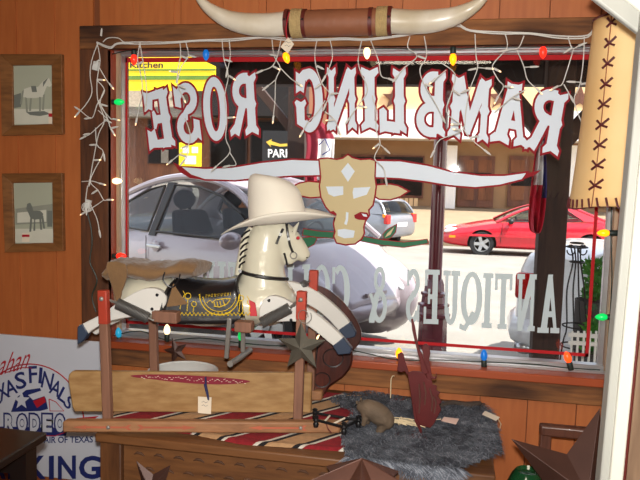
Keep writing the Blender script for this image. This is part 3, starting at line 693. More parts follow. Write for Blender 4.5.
# white saloon parked along the kerb, its tail behind the porch post
hd = math.radians(-20); tail = PD(528, 300, 5.1); h = hvec(hd); n = V((-h.y, h.x, 0))
pos = tail+h*2.2+n*.74; pos.z = sz(max(3, pos.y))
ws = make_car('white_sedan', 'white sedan parked along the kerb, its tail light beside the porch post', M['wcar'], 4.6, 1.74,
  [(-2.30, .70, .36, .78, .90), (-2.22, .82, .26, .97, 1.06), (-1.9, .86, .22, 1.02, 1.09), (-1.4, .87, .2, .99, 1.04), (-.3, .87, .2, .94, .96), (.6, .87, .2, .92, .95), (1.2, .85, .2, .86, .92), (1.8, .80, .24, .74, .80), (2.15, .7, .28, .62, .66), (2.3, .52, .34, .5, .54)],
  [(1.05, .93), (.55, 1.2), (.05, 1.38), (-.5, 1.42), (-.95, 1.36), (-1.35, 1.18), (-1.75, 1.02)], 2, 4,
  [('glass', [(.75, .97), (.4, 1.2), (.05, 1.31), (-.25, 1.33), (-.33, .98)]), ('pillar', [(-.25, 1.36), (-.33, .95), (-.41, .95), (-.33, 1.36)]), ('glass', [(-.35, 1.33), (-.8, 1.3), (-1.2, 1.02), (-.43, .98)]), ('panel', [(-.78, 1.34), (-1.2, 1.0), (-1.8, .98), (-1.35, 1.16), (-.95, 1.32)])],
  (1.36, -1.34), .32, hd, pos, wb=.78, wr_=.57)
for s in (-1, 1):
    MB().box((-2.2, s*.72, .80), (.16, .26, .20)).build('tail_light', M['lampr'], ws, bevel=.03)
    MB().ell((2.14, s*.62, .62), (.14, .16, .08)).build('headlight', M['lampw'], ws)
m = MB(); m.tube([(-2.0, -.84, .46), (-2.22, -.78, .46), (-2.33, -.4, .46), (-2.36, 0, .46), (-2.33, .4, .46), (-2.22, .78, .46), (-2.0, .84, .46)], .11, 10); m.build('rear_bumper', M['wcar'], ws)
MB().ell((-2.2, -.78, .34), (.08, .08, .06)).build('exhaust_tip', M['rim'], ws)

# grey hatchback parked across the street
g = G(390, 246.5); hd = PI-.05; pos = V((g.x-1.55, g.y+1.3, 0)); pos.z = sz(min(18, pos.y))
gc = make_car('grey_hatchback', 'grey hatchback parked across the street, seen below the painted steer ear', M['gcar'], 4.2, 1.7,
  [(-2.10, .66, .40, .70, .74), (-2.0, .80, .3, .90, .94), (-1.5, .84, .22, .95, .97), (-.4, .85, .2, .94, .96), (.5, .85, .2, .92, .95), (1.0, .84, .2, .88, .93), (1.6, .78, .24, .74, .8), (2.0, .66, .28, .6, .64), (2.1, .5, .34, .5, .54)],
  [(1.0, .93), (.55, 1.18), (.1, 1.36), (-.5, 1.40), (-1.2, 1.37), (-1.75, 1.28), (-2.0, .95)], 2, 5,
  [('glass', [(.72, .97), (.4, 1.18), (.1, 1.29), (-.25, 1.31), (-.33, .98)]), ('pillar', [(-.25, 1.34), (-.33, .95), (-.41, .95), (-.33, 1.34)]), ('glass', [(-.35, 1.31), (-1.1, 1.29), (-1.2, .98), (-.43, .98)]), ('panel', [(-1.1, 1.33), (-1.2, .96), (-1.95, .96), (-1.7, 1.27)])],
  (1.28, -1.28), .31, math.radians(152), pos, wb=.78, wr_=.62)
for s in (-1, 1):
    MB().box((-2.04, s*.7, .82), (.12, .2, .26)).build('tail_light', M['lampr'], gc, bevel=.02)
    MB().box((-1.98, s*.76, .92), (.10, .1, .1)).build('turn_light', M['lampa'], gc, bevel=.02)
MB().box((-2.09, 0, .66), (.03, .5, .12)).build('number_plate', M['white'], gc)

# ------------------------------------------------------------------ flags, wire stand, plant
M.update(maroon=mat('maroon_cloth', (140, 26, 48), .8, var=.15), flagr=mat('red_cloth', (196, 20, 50), .8, var=.1), flagw=mat('white_cloth', (228, 224, 220), .8, var=.05), flagb=mat('blue_cloth', (30, 40, 110), .8, var=.1),
  leaf=mat('green_leaf', (86, 150, 50), .6, c2=(40, 100, 36), scale=20), wire=mat('black_wire', (34, 32, 34), .5, metal=.3), pot=mat('dark_pot', (52, 46, 44), .7))
def flag(name, label, pts, y, mats, split, staff):
    """hanging cloth: picture rows (py, x left, x right); split(u, v) -> material"""
    m = MB(); rows = smooth_path([V((py, a, b)) for py, a, b in pts], 4); nv = 12; vs = []
    for r in rows:
        row = []
        for j in range(nv+1):
            px = lerp(r.y, r.z, j/nv); p = P(px, r.x, y); p.y += .035*math.sin(j*1.45+r.x*.03)*(r.x-rows[0].x+8)/60
            row.append(m.bm.verts.new(p))
        vs.append(row)
    for i in range(len(vs)-1):
        for j in range(nv):
            m.mi = split(i/(len(vs)-1), j/nv); m.face([vs[i][j], vs[i][j+1], vs[i+1][j+1], vs[i+1][j]])
    t = thing(name, label, 'flag', P(pts[-1][1], pts[-1][0], y))
    m.build('cloth', mats, t, solid=.004, angle=80)
    m = MB(); m.tube(staff, .012, 8); m.build('staff', M['darkwood'], t)
    return t
yL = pL.y-.19
def spl(i, j): return 1 if (.28 < i < .82 and .35 < j < .95) else 0
f1 = flag('hanging_flag', 'maroon and white flag hanging beside the dark post under the letter G', [(118, 303, 318), (135, 306, 333), (150, 307, 334), (168, 305, 333), (190, 307, 332)], yL, [M['maroon'], M['flagw']], spl, [P(297, 112, yL), P(322, 117, yL)])
m = MB(); m.tube([P(319, 145, yL-.06), P(325, 139, yL-.07), P(330, 150, yL-.06), P(322, 155, yL-.05)], .008, 6); m.build('scroll_print', M['flagb'], f1)
yR = pR.y-.08
def spr(i, j): return 2 if (i < .5 and j > .72) else (1 if (i < .38 and j > .1) else 0)
flag('hanging_flag', 'furled red, white and blue flag hanging along the porch post above the red coupe', [(140, 537, 545), (160, 534, 546), (185, 531, 546), (210, 529, 544), (228, 530, 541), (233, 534, 538)], yR-.08, [M['flagr'], M['flagw'], M['flagb']], spr, [P(548, 146, yR-.02), P(536, 133, yR-.09)])
# wire stand
wy = .95; c = P(577, 300, wy)
t = thing('wire_plant_stand', 'tall black wire plant stand with curled rings outside the window beside the post', 'plant stand', (c.x, wy, 0))
def wp(px, py, dy=0):
    p = P(px, py, wy); p.y += dy; return p
def ring(mb, px, py, r, rr=.004, n=20):
    c = wp(px, py); mb.tube([c+V((r*math.cos(2*PI*k/n), r*math.sin(2*PI*k/n), 0)) for k in range(n)], rr, 5, True)
m = MB()
ring(m, 578, 326, .075); ring(m, 578, 346, .085); ring(m, 577, 262, .035); ring(m, 577, 247, .05); ring(m, 577, 243, .03)
m.build('ring', M['wire'], t)
for a in (-32, -10, 10, 30):
    k = a/32; m = MB(); m.tube(smooth_path([wp(576+k*6, 246, .02*k), wp(577+k*4, 262), wp(576+k*9, 290), wp(577+k*12, 326, .05*k), wp(577+k*18, 352, .06*k), V((c.x+.10*k, wy+.06*(1-abs(k)), 0))], 5), .004, 5); m.build('leg', M['wire'], t)
for s in (-1, 1):
    m = MB(); m.tube([wp(577+s*(6+4*math.cos(a)), 250+5*math.sin(a)) for a in [k*.45 for k in range(13)]], .0035, 5); m.build('scroll', M['wire'], t)
# potted plants outside
def plant(label, px0, px1, py0, py1, y, n, pot):
    c = P((px0+px1)/2, py1, y); t = thing('leafy_plant', label, 'plant', (c.x, y, 0))
    m = MB(); r0 = abs(P(px1, 300, y).x-P(px0, 300, y).x)/2; zt = P(px0, py0, y).z
    for i in range(n):
        a = rnd.uniform(0, 2*PI); q = rnd.random()**.5*r0; p = V((c.x+q*math.cos(a), y+q*math.sin(a), rnd.uniform(c.z, zt)))
        d = V((rnd.uniform(-1, 1), rnd.uniform(-1, 1), rnd.uniform(-.2, 1))).normalized(); s = d.cross(V((rnd.random(), rnd.random(), .3))).normalized()*.013
        nn = d.cross(s).normalized()*.004
        m.poly([p, p+d*.02+s+nn, p+d*.05, p+d*.02-s+nn])
    m.build('foliage', M['leaf'], t, smooth=False, recalc=False)
    m = MB(); m.tube([(c.x, y, .2), (c.x, y, zt-.05)], .008, 6); m.build('stem', M['darkwood'], t)
    m = MB(); m.lathe([(pot*.7, 0), (pot, c.z-.0), (pot*.9, c.z-.0), (pot*.8, c.z-.04)], (c.x, y, 0), 16); m.build('pot', M['pot'], t)
plant('leafy green plant in a dark pot outside the right edge of the window', 583, 606, 262, 300, 1.2, 260, .10)
plant('low bright green plant below the window corner outside', 586, 604, 322, 352, .6, 160, .08)
m = MB(); ly = .42
for k in range(5):
    a, b = P(571+k*6, 352, ly), P(571+k*6, 331, ly); m.bx((a.x-.004, ly-.006, .6), (a.x+.004, ly+.006, b.z))
for py in (334, 342): a, b = P(568, py, ly), P(598, py, ly); m.bx((a.x, ly-.012, a.z-.008), (b.x, ly, a.z+.008))
t = thing('lattice_planter', 'low white lattice planter just outside the window corner', 'planter', (P(585, 350, ly).x, ly, 0))
m.build('lattice', M['white'], t, smooth=False)
a, b = P(568, 350, ly), P(600, 350, ly); MB().bx((a.x, ly+.01, 0), (b.x, ly+.1, .62)).build('box', M['white'], t, smooth=False)
# ------------------------------------------------------------------ inside: chest, blanket, spring horse
M.update(
 oak=wood('brown_chest_wood', (112, 72, 40), (68, 40, 22), 'x', 3, .5, .2, coat=.1),
 oakz=wood('brown_chest_upright', (108, 68, 38), (66, 38, 20), 'z', 3, .5, .2, coat=.1),
 carve=mat('carved_wood_gouge', (78, 48, 27), .8),
 maroonw=mat('maroon_wool', (140, 24, 34), .95, var=.2, scale=60, bump=.3, bscale=220),
 blackw=mat('black_wool', (30, 26, 28), .95, var=.2, scale=60, bump=.3, bscale=220),
 whitew=mat('white_wool', (214, 206, 192), .95, var=.1, scale=60, bump=.3, bscale=220),
 tanw=mat('tan_wool', (186, 146, 106), .95, var=.12, scale=60, bump=.3, bscale=220),
 cream=mat('cream_enamel', (206, 201, 180), .25, var=.05, scale=5, coat=.5),
 wboard=mat('white_painted_board', (206, 203, 196), .5, var=.05),
 hoof=mat('blue_black_hoof', (44, 56, 76), .4, var=.1),
 blackl=mat('black_leather', (26, 24, 26), .35, var=.25, bump=.1, bscale=50, coat=.2),
 gold=mat('gold_yellow_ink', (222, 186, 30), .5, var=.08),
 redp=mat('red_trim_paint', (184, 30, 40), .5),
 postw=wood('grey_brown_post', (132, 92, 72), (92, 62, 50), 'z', 3, .7, .2),
 postr=mat('worn_red_paint', (168, 58, 38), .55, var=.2, scale=14),
 railw=wood('worn_rail_wood', (156, 110, 74), (112, 76, 48), 'x', 3, .6, .2),
 railr=mat('faded_red_stain', (172, 90, 64), .6, var=.15),
 spring=mat('dull_steel_spring', (122, 122, 120), .45, metal=.7, var=.12),
 steel=mat('worn_grey_steel', (150, 146, 140), .5, metal=.5, var=.15),
 pine=wood('pale_oak_plank', (186, 150, 100), (146, 108, 64), 'x', 2.4, .5, .1, ring=9),
 burg=mat('burgundy_stencil', (128, 18, 42), .6, var=.15),
 paper=mat('paper_tag', (226, 212, 190), .8, var=.04),
 ink=mat('dark_ink', (60, 56, 60), .7),
 navy=mat('navy_ribbon', (26, 34, 84), .6),
 suede=mat('brown_suede', (120, 90, 58), .95, var=.2, scale=14, bump=.4, bscale=60, sheen=.3),
 rleath=wood('dark_red_leather', (84, 36, 24), (44, 18, 14), 'z', 4, .35, .2, coat=.3),
 felt=mat('cream_felt', (226, 219, 204), .8, var=.04, scale=8, sheen=.2),
 starm=mat('dark_galvanised', (98, 94, 84), .5, metal=.5, var=.25, scale=12),
 rust=mat('rust_brown_metal', (86, 54, 43), .5, metal=.3, var=.25, scale=8),
 rustd=mat('dark_rust_metal', (76, 50, 42), .5, metal=.3, var=.2, scale=8),
 furb=mat('grey_fur_hide', (84, 86, 92), .95, var=.3, scale=12),
 fur=mat('grey_fur', (98, 103, 113), .8, c2=(50, 53, 62), var=0, scale=22, lo=.35, hi=.65),
 furt=mat('pale_grey_fur_tips', (150, 154, 162), .8, c2=(96, 100, 110), var=0, scale=22),
 hide=mat('brown_hide', (94, 78, 62), .8, var=.3, scale=22, bump=.4, bscale=90),
 redmetal=mat('dark_red_cut_metal', (84, 18, 18), .45, metal=.2, var=.25, scale=14),
 straw=mat('pale_raffia', (214, 194, 158), .8, var=.1),
 iron=mat('black_iron', (28, 28, 30), .4, metal=.4, var=.15),
 enamel=mat('white_enamel', (222, 224, 220), .25, coat=.5, var=.03),
)
CZ = .750
cx0, cx1, cy0, cy1 = PZ(93, 437, CZ).x, .135, -.755, -.15
t = thing('carved_chest', 'brown wooden chest with carved gouges on its front, carrying the rocking horse', 'chest', ((cx0+cx1)/2, (cy0+cy1)/2, 0))
MB().bx((cx0-.01, cy0-.012, CZ-.028), (cx1+.01, cy1, CZ)).build('top', M['oak'], t, bevel=.005)
for x, y in ((cx0+.035, cy0+.03), (cx1-.035, cy0+.03), (cx0+.035, cy1-.03), (cx1-.035, cy1-.03)):
    MB().bx((x-.035, y-.03, 0), (x+.035, y+.03, CZ-.028)).build('leg', M['oakz'], t, bevel=.004)
m = MB(); m.bx((cx0+.07, cy0+.02, .16), (cx1-.07, cy0+.04, CZ-.028)); fp = m.build('front_panel', M['oak'], t, smooth=False)
m = MB(); r2 = random.Random(3)
for row in range(7):
    for k in range(16):
        x = cx0+.12+k*.064+(row % 2)*.032; z = CZ-.065-row*.045
        if x > cx1-.1: continue
        m.tube([(x-.016, cy0+.019, z), (x-.006, cy0+.017, z+.006), (x+.008, cy0+.017, z+.005), (x+.018, cy0+.019, z-.003)], [.0015, .0038, .0038, .0015], 6)
gk = m.build('carving', M['carve'], fp); gk['kind'] = 'stuff'
for x in (cx0+.02, cx1-.04): MB().bx((x, cy0+.06, .16), (x+.02, cy1-.06, CZ-.028)).build('side_panel', M['oak'], t, smooth=False)
MB().bx((cx0+.07, cy1-.05, .16), (cx1-.07, cy1-.03, CZ-.028)).build('back_panel', M['oak'], t, smooth=False)

# striped blanket
m = MB()
bx0, bx1, by0, by1 = PZ(112, 415, CZ).x, cx1-.06, cy0-.014, -.20
xa, xb = PZ(178, 433, CZ).x, PZ(352, 450, CZ).x
SEQ = ((0, .098), (2, .112), (1, .130), (3, .205), (1, .222), (2, .235))
edges = []; x = -1.6
while x < .9:
    p0 = 0
    for mi_, e_ in SEQ: edges.append((x+p0, mi_)); p0 = e_
    x += .235
SK = -.78; cols = []
ya_, yb_ = PZ(178, 433, CZ).y, max(cy0+.004, PZ(345, 449.5, CZ).y)
xm, ym_ = PZ(238, 444.5, CZ).x, max(cy0-.004, PZ(238, 444.5, CZ).y); yb_ = max(cy0-.006, PZ(345, 451, CZ).y)
def front(x): return lerp(ya_, ym_, max(0, min(1, (x-xa)/(xm-xa)))) if x < xm else lerp(ym_, yb_, max(0, min(1, (x-xm)/(xb-xm))))
for i in range(len(edges)-1):
    w_ = edges[i+1][0]-edges[i][0]
    for q in range(4): cols.append((edges[i][0]+w_*q/4, edges[i][1]))
ny = 44; vs = []; ks = []
for c0, mi_ in cols:
    row = []; inside = False
    for j in range(ny+1):
        x0_ = min(max(c0, bx0), bx1)
        s = (j/ny)*(by1-front(x0_)); y = by1-s; x = min(max(c0-SK*(y+.75), bx0), bx1)
        zz = CZ+.0035+.0015*noise.noise(V((x*9, y*9, 2)))+(.003 if j in (ny-1, ny-2) else 0)-(.003 if j == ny else 0)
        row.append((x, y, zz))
    vs.append(row); ks.append(mi_)
for i in range(len(vs)-1):
    for j in range(ny):
        q = [vs[i][j], vs[i+1][j], vs[i+1][j+1], vs[i][j+1]]
        if abs(q[0][0]-q[1][0]) < 1e-6 and abs(q[2][0]-q[3][0]) < 1e-6: continue
        m.mi = ks[i]; m.face(m.verts(q))
bmesh.ops.remove_doubles(m.bm, verts=m.bm.verts[:], dist=1e-6)
tag(m.build('striped_blanket', [M['maroonw'], M['blackw'], M['whitew'], M['tanw']]), 'tan wool blanket with maroon, black and white stripes spread over the chest', 'blanket')

SLP = math.tan(math.radians(14.5)); XR = P(205, 300, -.5).x     # the horse and its frame stand askew to the wall
def PH(px, py, y):
    d = ray(px, py); t = (y-CAM.y+SLP*(CAM.x-XR))/(d.y-SLP*d.x); return CAM+d*t
def TL(x, y, z): return V((x, y+SLP*(x-XR), z))
BZ = CZ+.010      # things stand on the blanket
HY = -.50         # middle plane of the horse
def H(px, py, y=HY): return PH(px, py, y)
ho = thing('spring_rocking_horse', 'cream wooden rocking horse hung on springs in a red-topped wooden frame', 'rocking horse', (H(205, 300).x, HY, BZ))
# frame
def frame_side(y, pl, pr):
    a, b = PH(pl, 420, y).x, PH(pr, 420, y).x
    m = MB(); m.prism([TL(a, y-.016, BZ), TL(b, y-.016, BZ), TL(b, y+.016, BZ), TL(a, y+.016, BZ)], (0, 0, .036)); return m.build('rail', M['railw'], ho, bevel=.006)
q_ = PZ(90, 433, BZ); fy = q_.y-SLP*(q_.x-XR)+.016
rail = frame_side(fy, 65, 341)
by_ = fy+.31
frame_side(by_, 112, 322)
zf = BZ+.018; yf = fy-.0175
X = lambda px: PH(px, 425, fy).x
for s, a in ((1, 76), (-1, 198), (1, 250)):
    q = [(X(a), 0), (X(a+s*14), .007), (X(a+s*12), .003), (X(a+s*52), .0025), (X(a+s*55), .008), (X(a+s*58), .008), (X(a+s*55), .0), (X(a+s*58), -.008), (X(a+s*55), -.008), (X(a+s*52), -.0025), (X(a+s*12), -.003), (X(a+s*14), -.007)]
    m = MB(); m.prism([TL(x, yf, zf+z_) for x, z_ in q], (0, .001, 0))
    lab(m.build('painted_arrow', M['railr'], rail, smooth=False), 'faded red arrow painted on the rail')
for px in (111, 302): MB().ell(TL(X(px), yf, zf), (.006, .005, .006)).build('bolt', M['steel'], rail)
def fpost(pxt, pyt, pxb, y, redlen, zb=BZ+.03):
    a = PH(pxt, pyt, y); b = PH(pxb, 416, y); b.z = zb
    m = MB(); m.bar(b, a, .028, .022, (0, 1, 0)); o = m.build('post', M['postw'], ho, bevel=.003)
    if redlen:
        k = a+(b-a).normalized()*redlen; m = MB(); m.bar(k, a+(a-b).normalized()*.003, .030, .024, (0, 1, 0)); lab(m.build('painted_top', M['postr'], o, bevel=.003), 'worn red painted post top')
    return a
pA = fpost(103.5, 291, 108, fy+.03, .10); pB = fpost(302, 292, 298, fy+.03, .085)
pC = fpost(153, 314, 155, by_, .0); pD = fpost(314, 271, 310, by_, .10)
# body: one continuous surface
m = MB()
def E3(px, py, rx, ry, rz, R=None):
    k = (H(px+1, py)-H(px, py)).length; m.ell(H(px, py), (rx*k, ry, rz*k), R, 24, 16)
E3(205, 302, 82, .085, 21); E3(150, 296, 37, .105, 24); E3(264, 300, 33, .10, 26); E3(205, 303, 46, .10, 23)
def HT(pts):
    k = (H(281, 240)-H(280, 240)).length; m.tube(smooth_path([H(x, y) for x, y, r in pts], 4), [max(.004, q.x) for q in smooth_path([V((r*k, 0, 0)) for x, y, r in pts], 4)], 20)
HT([(263, 305, 26), (263, 285, 25), (263, 265, 21), (264, 248, 19), (267, 234, 17), (270, 225, 13)])
HT([(266, 233, 12), (276, 232, 13.5), (287, 238, 12.5), (296, 246, 10), (303, 254.5, 8), (307, 259, 5.5)])
HT([(279, 246, 9), (288, 256, 6.5), (292, 264, 4)])
body = m.build('body', M['cream'], ho)
q = body.modifiers.new('r', 'REMESH'); q.mode = 'VOXEL'; q.voxel_size = .0065
q = body.modifiers.new('s', 'SMOOTH'); q.iterations = 7; q.factor = .6
bake(body)
for p in body.data.polygons: p.use_smooth = True
# narrow the head side to side
for v in body.data.vertices:
    w = v.co+BASE[body.name]
    k = max(0, min(1, (w.z-H(280, 268).z)/.06))
    yc = SLP*(w.x-XR)+HY-BASE[body.name].y; v.co.y = lerp(v.co.y, yc+(v.co.y-yc)*.80, k)
ys = HY-.05
def slab_px(name, pts, y, th, mt, parent, smooth=3, bevel=.003, closed=True):
    w = [PH(a, b, y) for a, b in pts]; w = smooth_path(w, smooth, True) if smooth else w
    return MB().prism(w, (0, th, 0)).build(name, mt, parent, bevel=bevel)
lg = slab_px('rear_leg', [(166, 297), (163, 308), (150, 315), (125, 318), (105, 323), (91, 331), (85, 335), (78, 327), (84, 323), (98, 316), (113, 306), (128, 296), (143, 289), (157, 289)], HY-.128, .022, M['wboard'], ho)
slab_px('hoof', [(77, 327), (82.5, 323.5), (88, 333), (84, 340), (77, 345), (77, 338)], HY-.130, .026, M['hoof'], lg, 0)
for px, py in ((157, 295), (152, 309)): MB().ell(PH(px, py, HY-.130), (.005, .004, .005)).build('bolt', M['iron'], lg)
lg = slab_px('rear_leg', [(172, 297), (169, 308), (156, 315), (131, 318), (115, 323), (101, 331), (95, 335), (88, 327), (94, 323), (108, 316), (123, 306), (138, 296), (153, 289), (165, 289)], HY+.106, .022, M['wboard'], ho)
lg = slab_px('front_leg', [(259, 314), (262, 302), (270, 296), (281, 297.5), (294, 304), (308, 309), (320, 317), (332, 327), (343, 338), (349, 347), (341, 352), (333, 346), (321, 336), (309, 327), (299, 322.5), (288, 321.5), (264, 322)], HY-.125, .022, M['wboard'], ho)
slab_px('hoof', [(332.5, 346), (343, 337.5), (352, 349), (350, 354), (338, 355)], HY-.127, .026, M['hoof'], lg, 0)
for px, py in ((269, 300.5), (291, 320)): MB().ell(PH(px, py, HY-.127), (.005, .004, .005)).build('bolt', M['iron'], lg)
lg = slab_px('front_leg', [(285, 282), (300, 284), (314, 290), (328, 300), (341, 312), (350, 323), (354, 331), (346, 336), (338, 330), (327, 318), (312, 307), (296, 300), (284, 296)], HY+.08, .022, M['wboard'], ho)
slab_px('hoof', [(338.5, 330), (350, 322), (356, 333), (355, 337), (346, 339)], HY+.078, .026, M['hoof'], lg, 0)
# face
MB().ell(H(298, 238, HY-.034), (.006, .006, .006)).build('eye', M['redp'], ho)
MB().ell(H(307, 257.5, HY-.017), (.003, .004, .002)).build('nostril', M['iron'], ho)
for s in (-1, 1):
    a, b = H(293, 236, HY+s*.018), H(299, 222, HY+s*.022); MB().tube([a, lerp(a, b, .5)+V((-.004, 0, 0)), b], [.010, .008, .001], 8).build('ear', M['cream'], ho)
m = MB()
for k in range(6): m.tube(smooth_path([H(250-.9*k, 230+6.3*k, HY-.030), H(245-.9*k, 233+6.3*k, HY-.022), H(241.5-.5*k, 237+6.3*k, HY-.006)], 4), .0032, 6)
mm = lab(m.build('mane_stripes', M['blackl'], ho), 'black painted mane stripes down the back of the neck')
m = MB(); m.tube(smooth_path([H(252, 228, HY), H(245, 238, HY), H(242, 252, HY), H(239.5, 266, HY), H(238, 275, HY)], 5), [.012]*21, 10); m.build('mane', M['cream'], ho)
# bridle: straps lie on the surface
from mathutils.bvhtree import BVHTree
bw = [v.co+BASE[body.name] for v in body.data.vertices]
tree = BVHTree.FromPolygons(bw, [p.vertices[:] for p in body.data.polygons])
def on_body(px, py, off=.003):
    d = ray(px, py).normalized(); h_ = tree.ray_cast(CAM, d)
    return (h_[0]+h_[1]*off) if h_[0] else H(px, py, HY-.05)
def strap(name, pts, w, mt, parent, off=.002, k=6):
    pp = smooth_path([V((a, b, 0)) for a, b in pts], k); m = MB(); m.tube([on_body(p.x, p.y, off) for p in pp], w, 6); return m.build(name, mt, parent)
br = strap('bridle_strap', [(286, 222), (287.5, 233), (290, 245), (293, 252)], .0042, M['blackl'], ho)
strap('buckle', [(288, 237.5), (289, 240)], .0052, M['enamel'], br, .003)
br2 = strap('bridle_strap', [(283, 229), (279, 237), (276, 244)], .0042, M['blackl'], ho)
strap('buckle', [(281, 233), (280, 236)], .0052, M['enamel'], br2, .003)
strap('bridle_strap', [(284, 253), (286, 259), (287, 264)], .0036, M['blackl'], ho)
c = on_body(293.5, 255, .004); m = MB(); m.tube([c+V((.011*math.cos(a), 0, .011*math.sin(a))) for a in [k*PI/9 for k in range(18)]], .0022, 6, True); m.build('bit_ring', M['steel'], ho)
strap('chest_strap', [(240, 271), (250, 274.5), (265, 277.5), (280, 279), (288, 279)], .0062, M['blackl'], ho, .001)
strap('brow_mark', [(292, 231.5), (295.5, 231), (299, 231.5)], .0016, M['blackl'], ho, .001)
# saddle cloth
def saddle_top(px): return 280.5-9*((px-214)/36)**2*(1 if px > 214 else .45)
k_ = (H(211, 300)-H(210, 300)).length
def sad(u, v, off=0):
    """u along the back, v -1 near edge .. 1 far edge"""
    px = lerp(lerp(184, 243, u), lerp(174, 257, u), abs(v)**1.5)
    zt = H(px, saddle_top(px)-1).z+off; zb = H(px, 316).z; R = .118+off
    a = v*1.32
    if abs(v) < .6:
        t_ = v/.6*PI/2; return V((H(px, 300).x, H(px, 300).y+R*math.sin(t_), zt-(1-math.cos(t_))*.055))
    t_ = (abs(v)-.6)/.4; return V((H(px, 300).x, H(px, 300).y+math.copysign(R+.006*t_, v), lerp(zt-.055, zb, t_)))
m = MB(); m.grid(lambda u, v: sad(u, v*2-1), 16, 30); sd = m.build('saddle', M['blackl'], ho, solid=.004, angle=70)
m = MB(); m.tube([sad(0, v/20-1, .004) for v in range(41)], .005, 6); m.tube([sad(1, v/20-1, .004) for v in range(41)], .005, 6); m.build('saddle_welt', M['blackl'], sd)
fyy = HY-.131
def onflap(pts, r, mb):
    for l in pts: mb.tube([PH(a, b, fyy) for a, b in l], r, 6)
m = MB()
zig = [(lerp(178, 250, i/36), 314+1.6*(1 if i % 2 else -1)) for i in range(37)]
arc1 = [(219.5+20*math.cos(a), 294+21*math.sin(a)) for a in [PI*k/16 for k in range(17)]]
arc2 = [(219.5+17*math.cos(a), 294+17.5*math.sin(a)) for a in [PI*(.05+.9*k/16) for k in range(17)]]
onflap([zig], .0022, m); onflap([arc1], .0018, m); onflap([arc2], .0012, m)
onflap([[(212, 303), (215, 300), (226, 298.5), (231, 299)], [(214, 306), (220, 307), (227, 304), (230, 300)], [(214, 302), (215, 307)], [(217, 301.5), (218, 307)], [(220, 301), (221, 306.5)], [(223, 300), (225, 306)], [(207, 303), (210, 300), (213, 303)]], .0014, m)
onflap([[(188+3*math.cos(a), 296+3*math.sin(a)) for a in [k*.6 for k in range(12)]], [(188, 299), (187, 311)], [(194+2.6*math.cos(a), 304+2.6*math.sin(a)) for a in [k*.6 for k in range(12)]], [(194, 306), (193, 312)], [(241+2.8*math.cos(a), 298+2.8*math.sin(a)) for a in [k*.6 for k in range(12)]], [(240, 301), (239, 312)], [(242, 301), (243, 312)], [(247, 296), (249, 299), (247, 302), (250, 306), (249, 311)], [(183, 291), (185, 294), (182, 299)], [(181, 303), (180, 309)]], .0013, m)
onflap([[(206+3.2*i+dx, 297.2-.25*i+dy) for dx, dy in ((0, 0), (.2, -3), (1.2, -1.5), (2.1, -3), (2.3, 0))] for i in range(8)], .0007, m)
lab(m.build('gold_ornament', M['gold'], sd), 'yellow zigzag border and round ornament printed on the black saddle')
m = MB(); m.prism([PH(a, b, fyy+.002) for a, b in ((249, 300), (255, 303), (257, 316), (250, 316))], (0, .004, 0)); m.build('red_corner', M['redp'], sd, smooth=False)
# hangers, springs, foot peg
def block(x0, x1, y0, y1, y, d): 
    a, b = PH(x0, y1, y), PH(x1, y0, y); return MB().bx((a.x, y-d, a.z), (b.x, y+d, b.z)).build('hanger_block', M['postw'], ho, bevel=.004)
yb = HY-.15
block(150, 178, 312, 323, yb, .02); block(240, 258, 318, 328, yb, .02)
def coil(a, b, r, n):
    a, b = V(a), V(b); d = b-a; x = d.orthogonal().normalized(); y = d.normalized().cross(x); N_ = n*10
    m = MB(); m.tube([a+d*(i/N_)+(x*math.cos(i*2*PI/10)+y*math.sin(i*2*PI/10))*r for i in range(N_+1)], d.length/n*.52, 5)
    m.tube([a-d.normalized()*.02, a], .003, 6); m.tube([b, b+d.normalized()*.02], .003, 6)
    return m.build('spring', M['spring'], ho)
coil(PH(117, 303.5, yb), PH(148, 318, yb), .0165, 26); coil(PH(290, 308, yb), PH(261, 323, yb), .0165, 24)
coil(PH(130, 300, HY+.14), PH(160, 312, HY+.14), .012, 22); coil(PH(306, 283, by_-.02), PH(290, 292, HY+.13), .010, 14)
for a, b in ((pA, (117, 303)), (pB, (290, 308))):
    m = MB(); e = PH(b[0], b[1], yb); s = a-V((0, .013, .022)); m.tube([s, lerp(s, e, .5)+V((0, -.004, .004)), e], .0045, 6); m.ell(s, (.007, .005, .007)); m.build('spring_hook', M['steel'], ho)
for px in (229.5, 243): 
    a, b = PH(px, 318, yb+.005), PH(px-(0 if px > 240 else 3), 352 if px > 240 else 358, yb+.03); MB().bar(a, b, .014, .01, (0, 1, 0)).build('hanger_bar', M['steel'], ho, bevel=.002)
MB().tube([PH(230, 364, yb), PH(240, 357.5, yb+.09), PH(250, 350, yb+.2)], .010, 10).build('foot_peg', M['steel'], ho)
c = PH(303, 316, fy+.01); MB().tube(smooth_path([c+V((.018*math.cos(a)+.01*a/6, -.008, .02*math.sin(a))) for a in [k*.7 for k in range(11)]], 3), .0012, 5).build('tie_wire', M['steel'], ho)
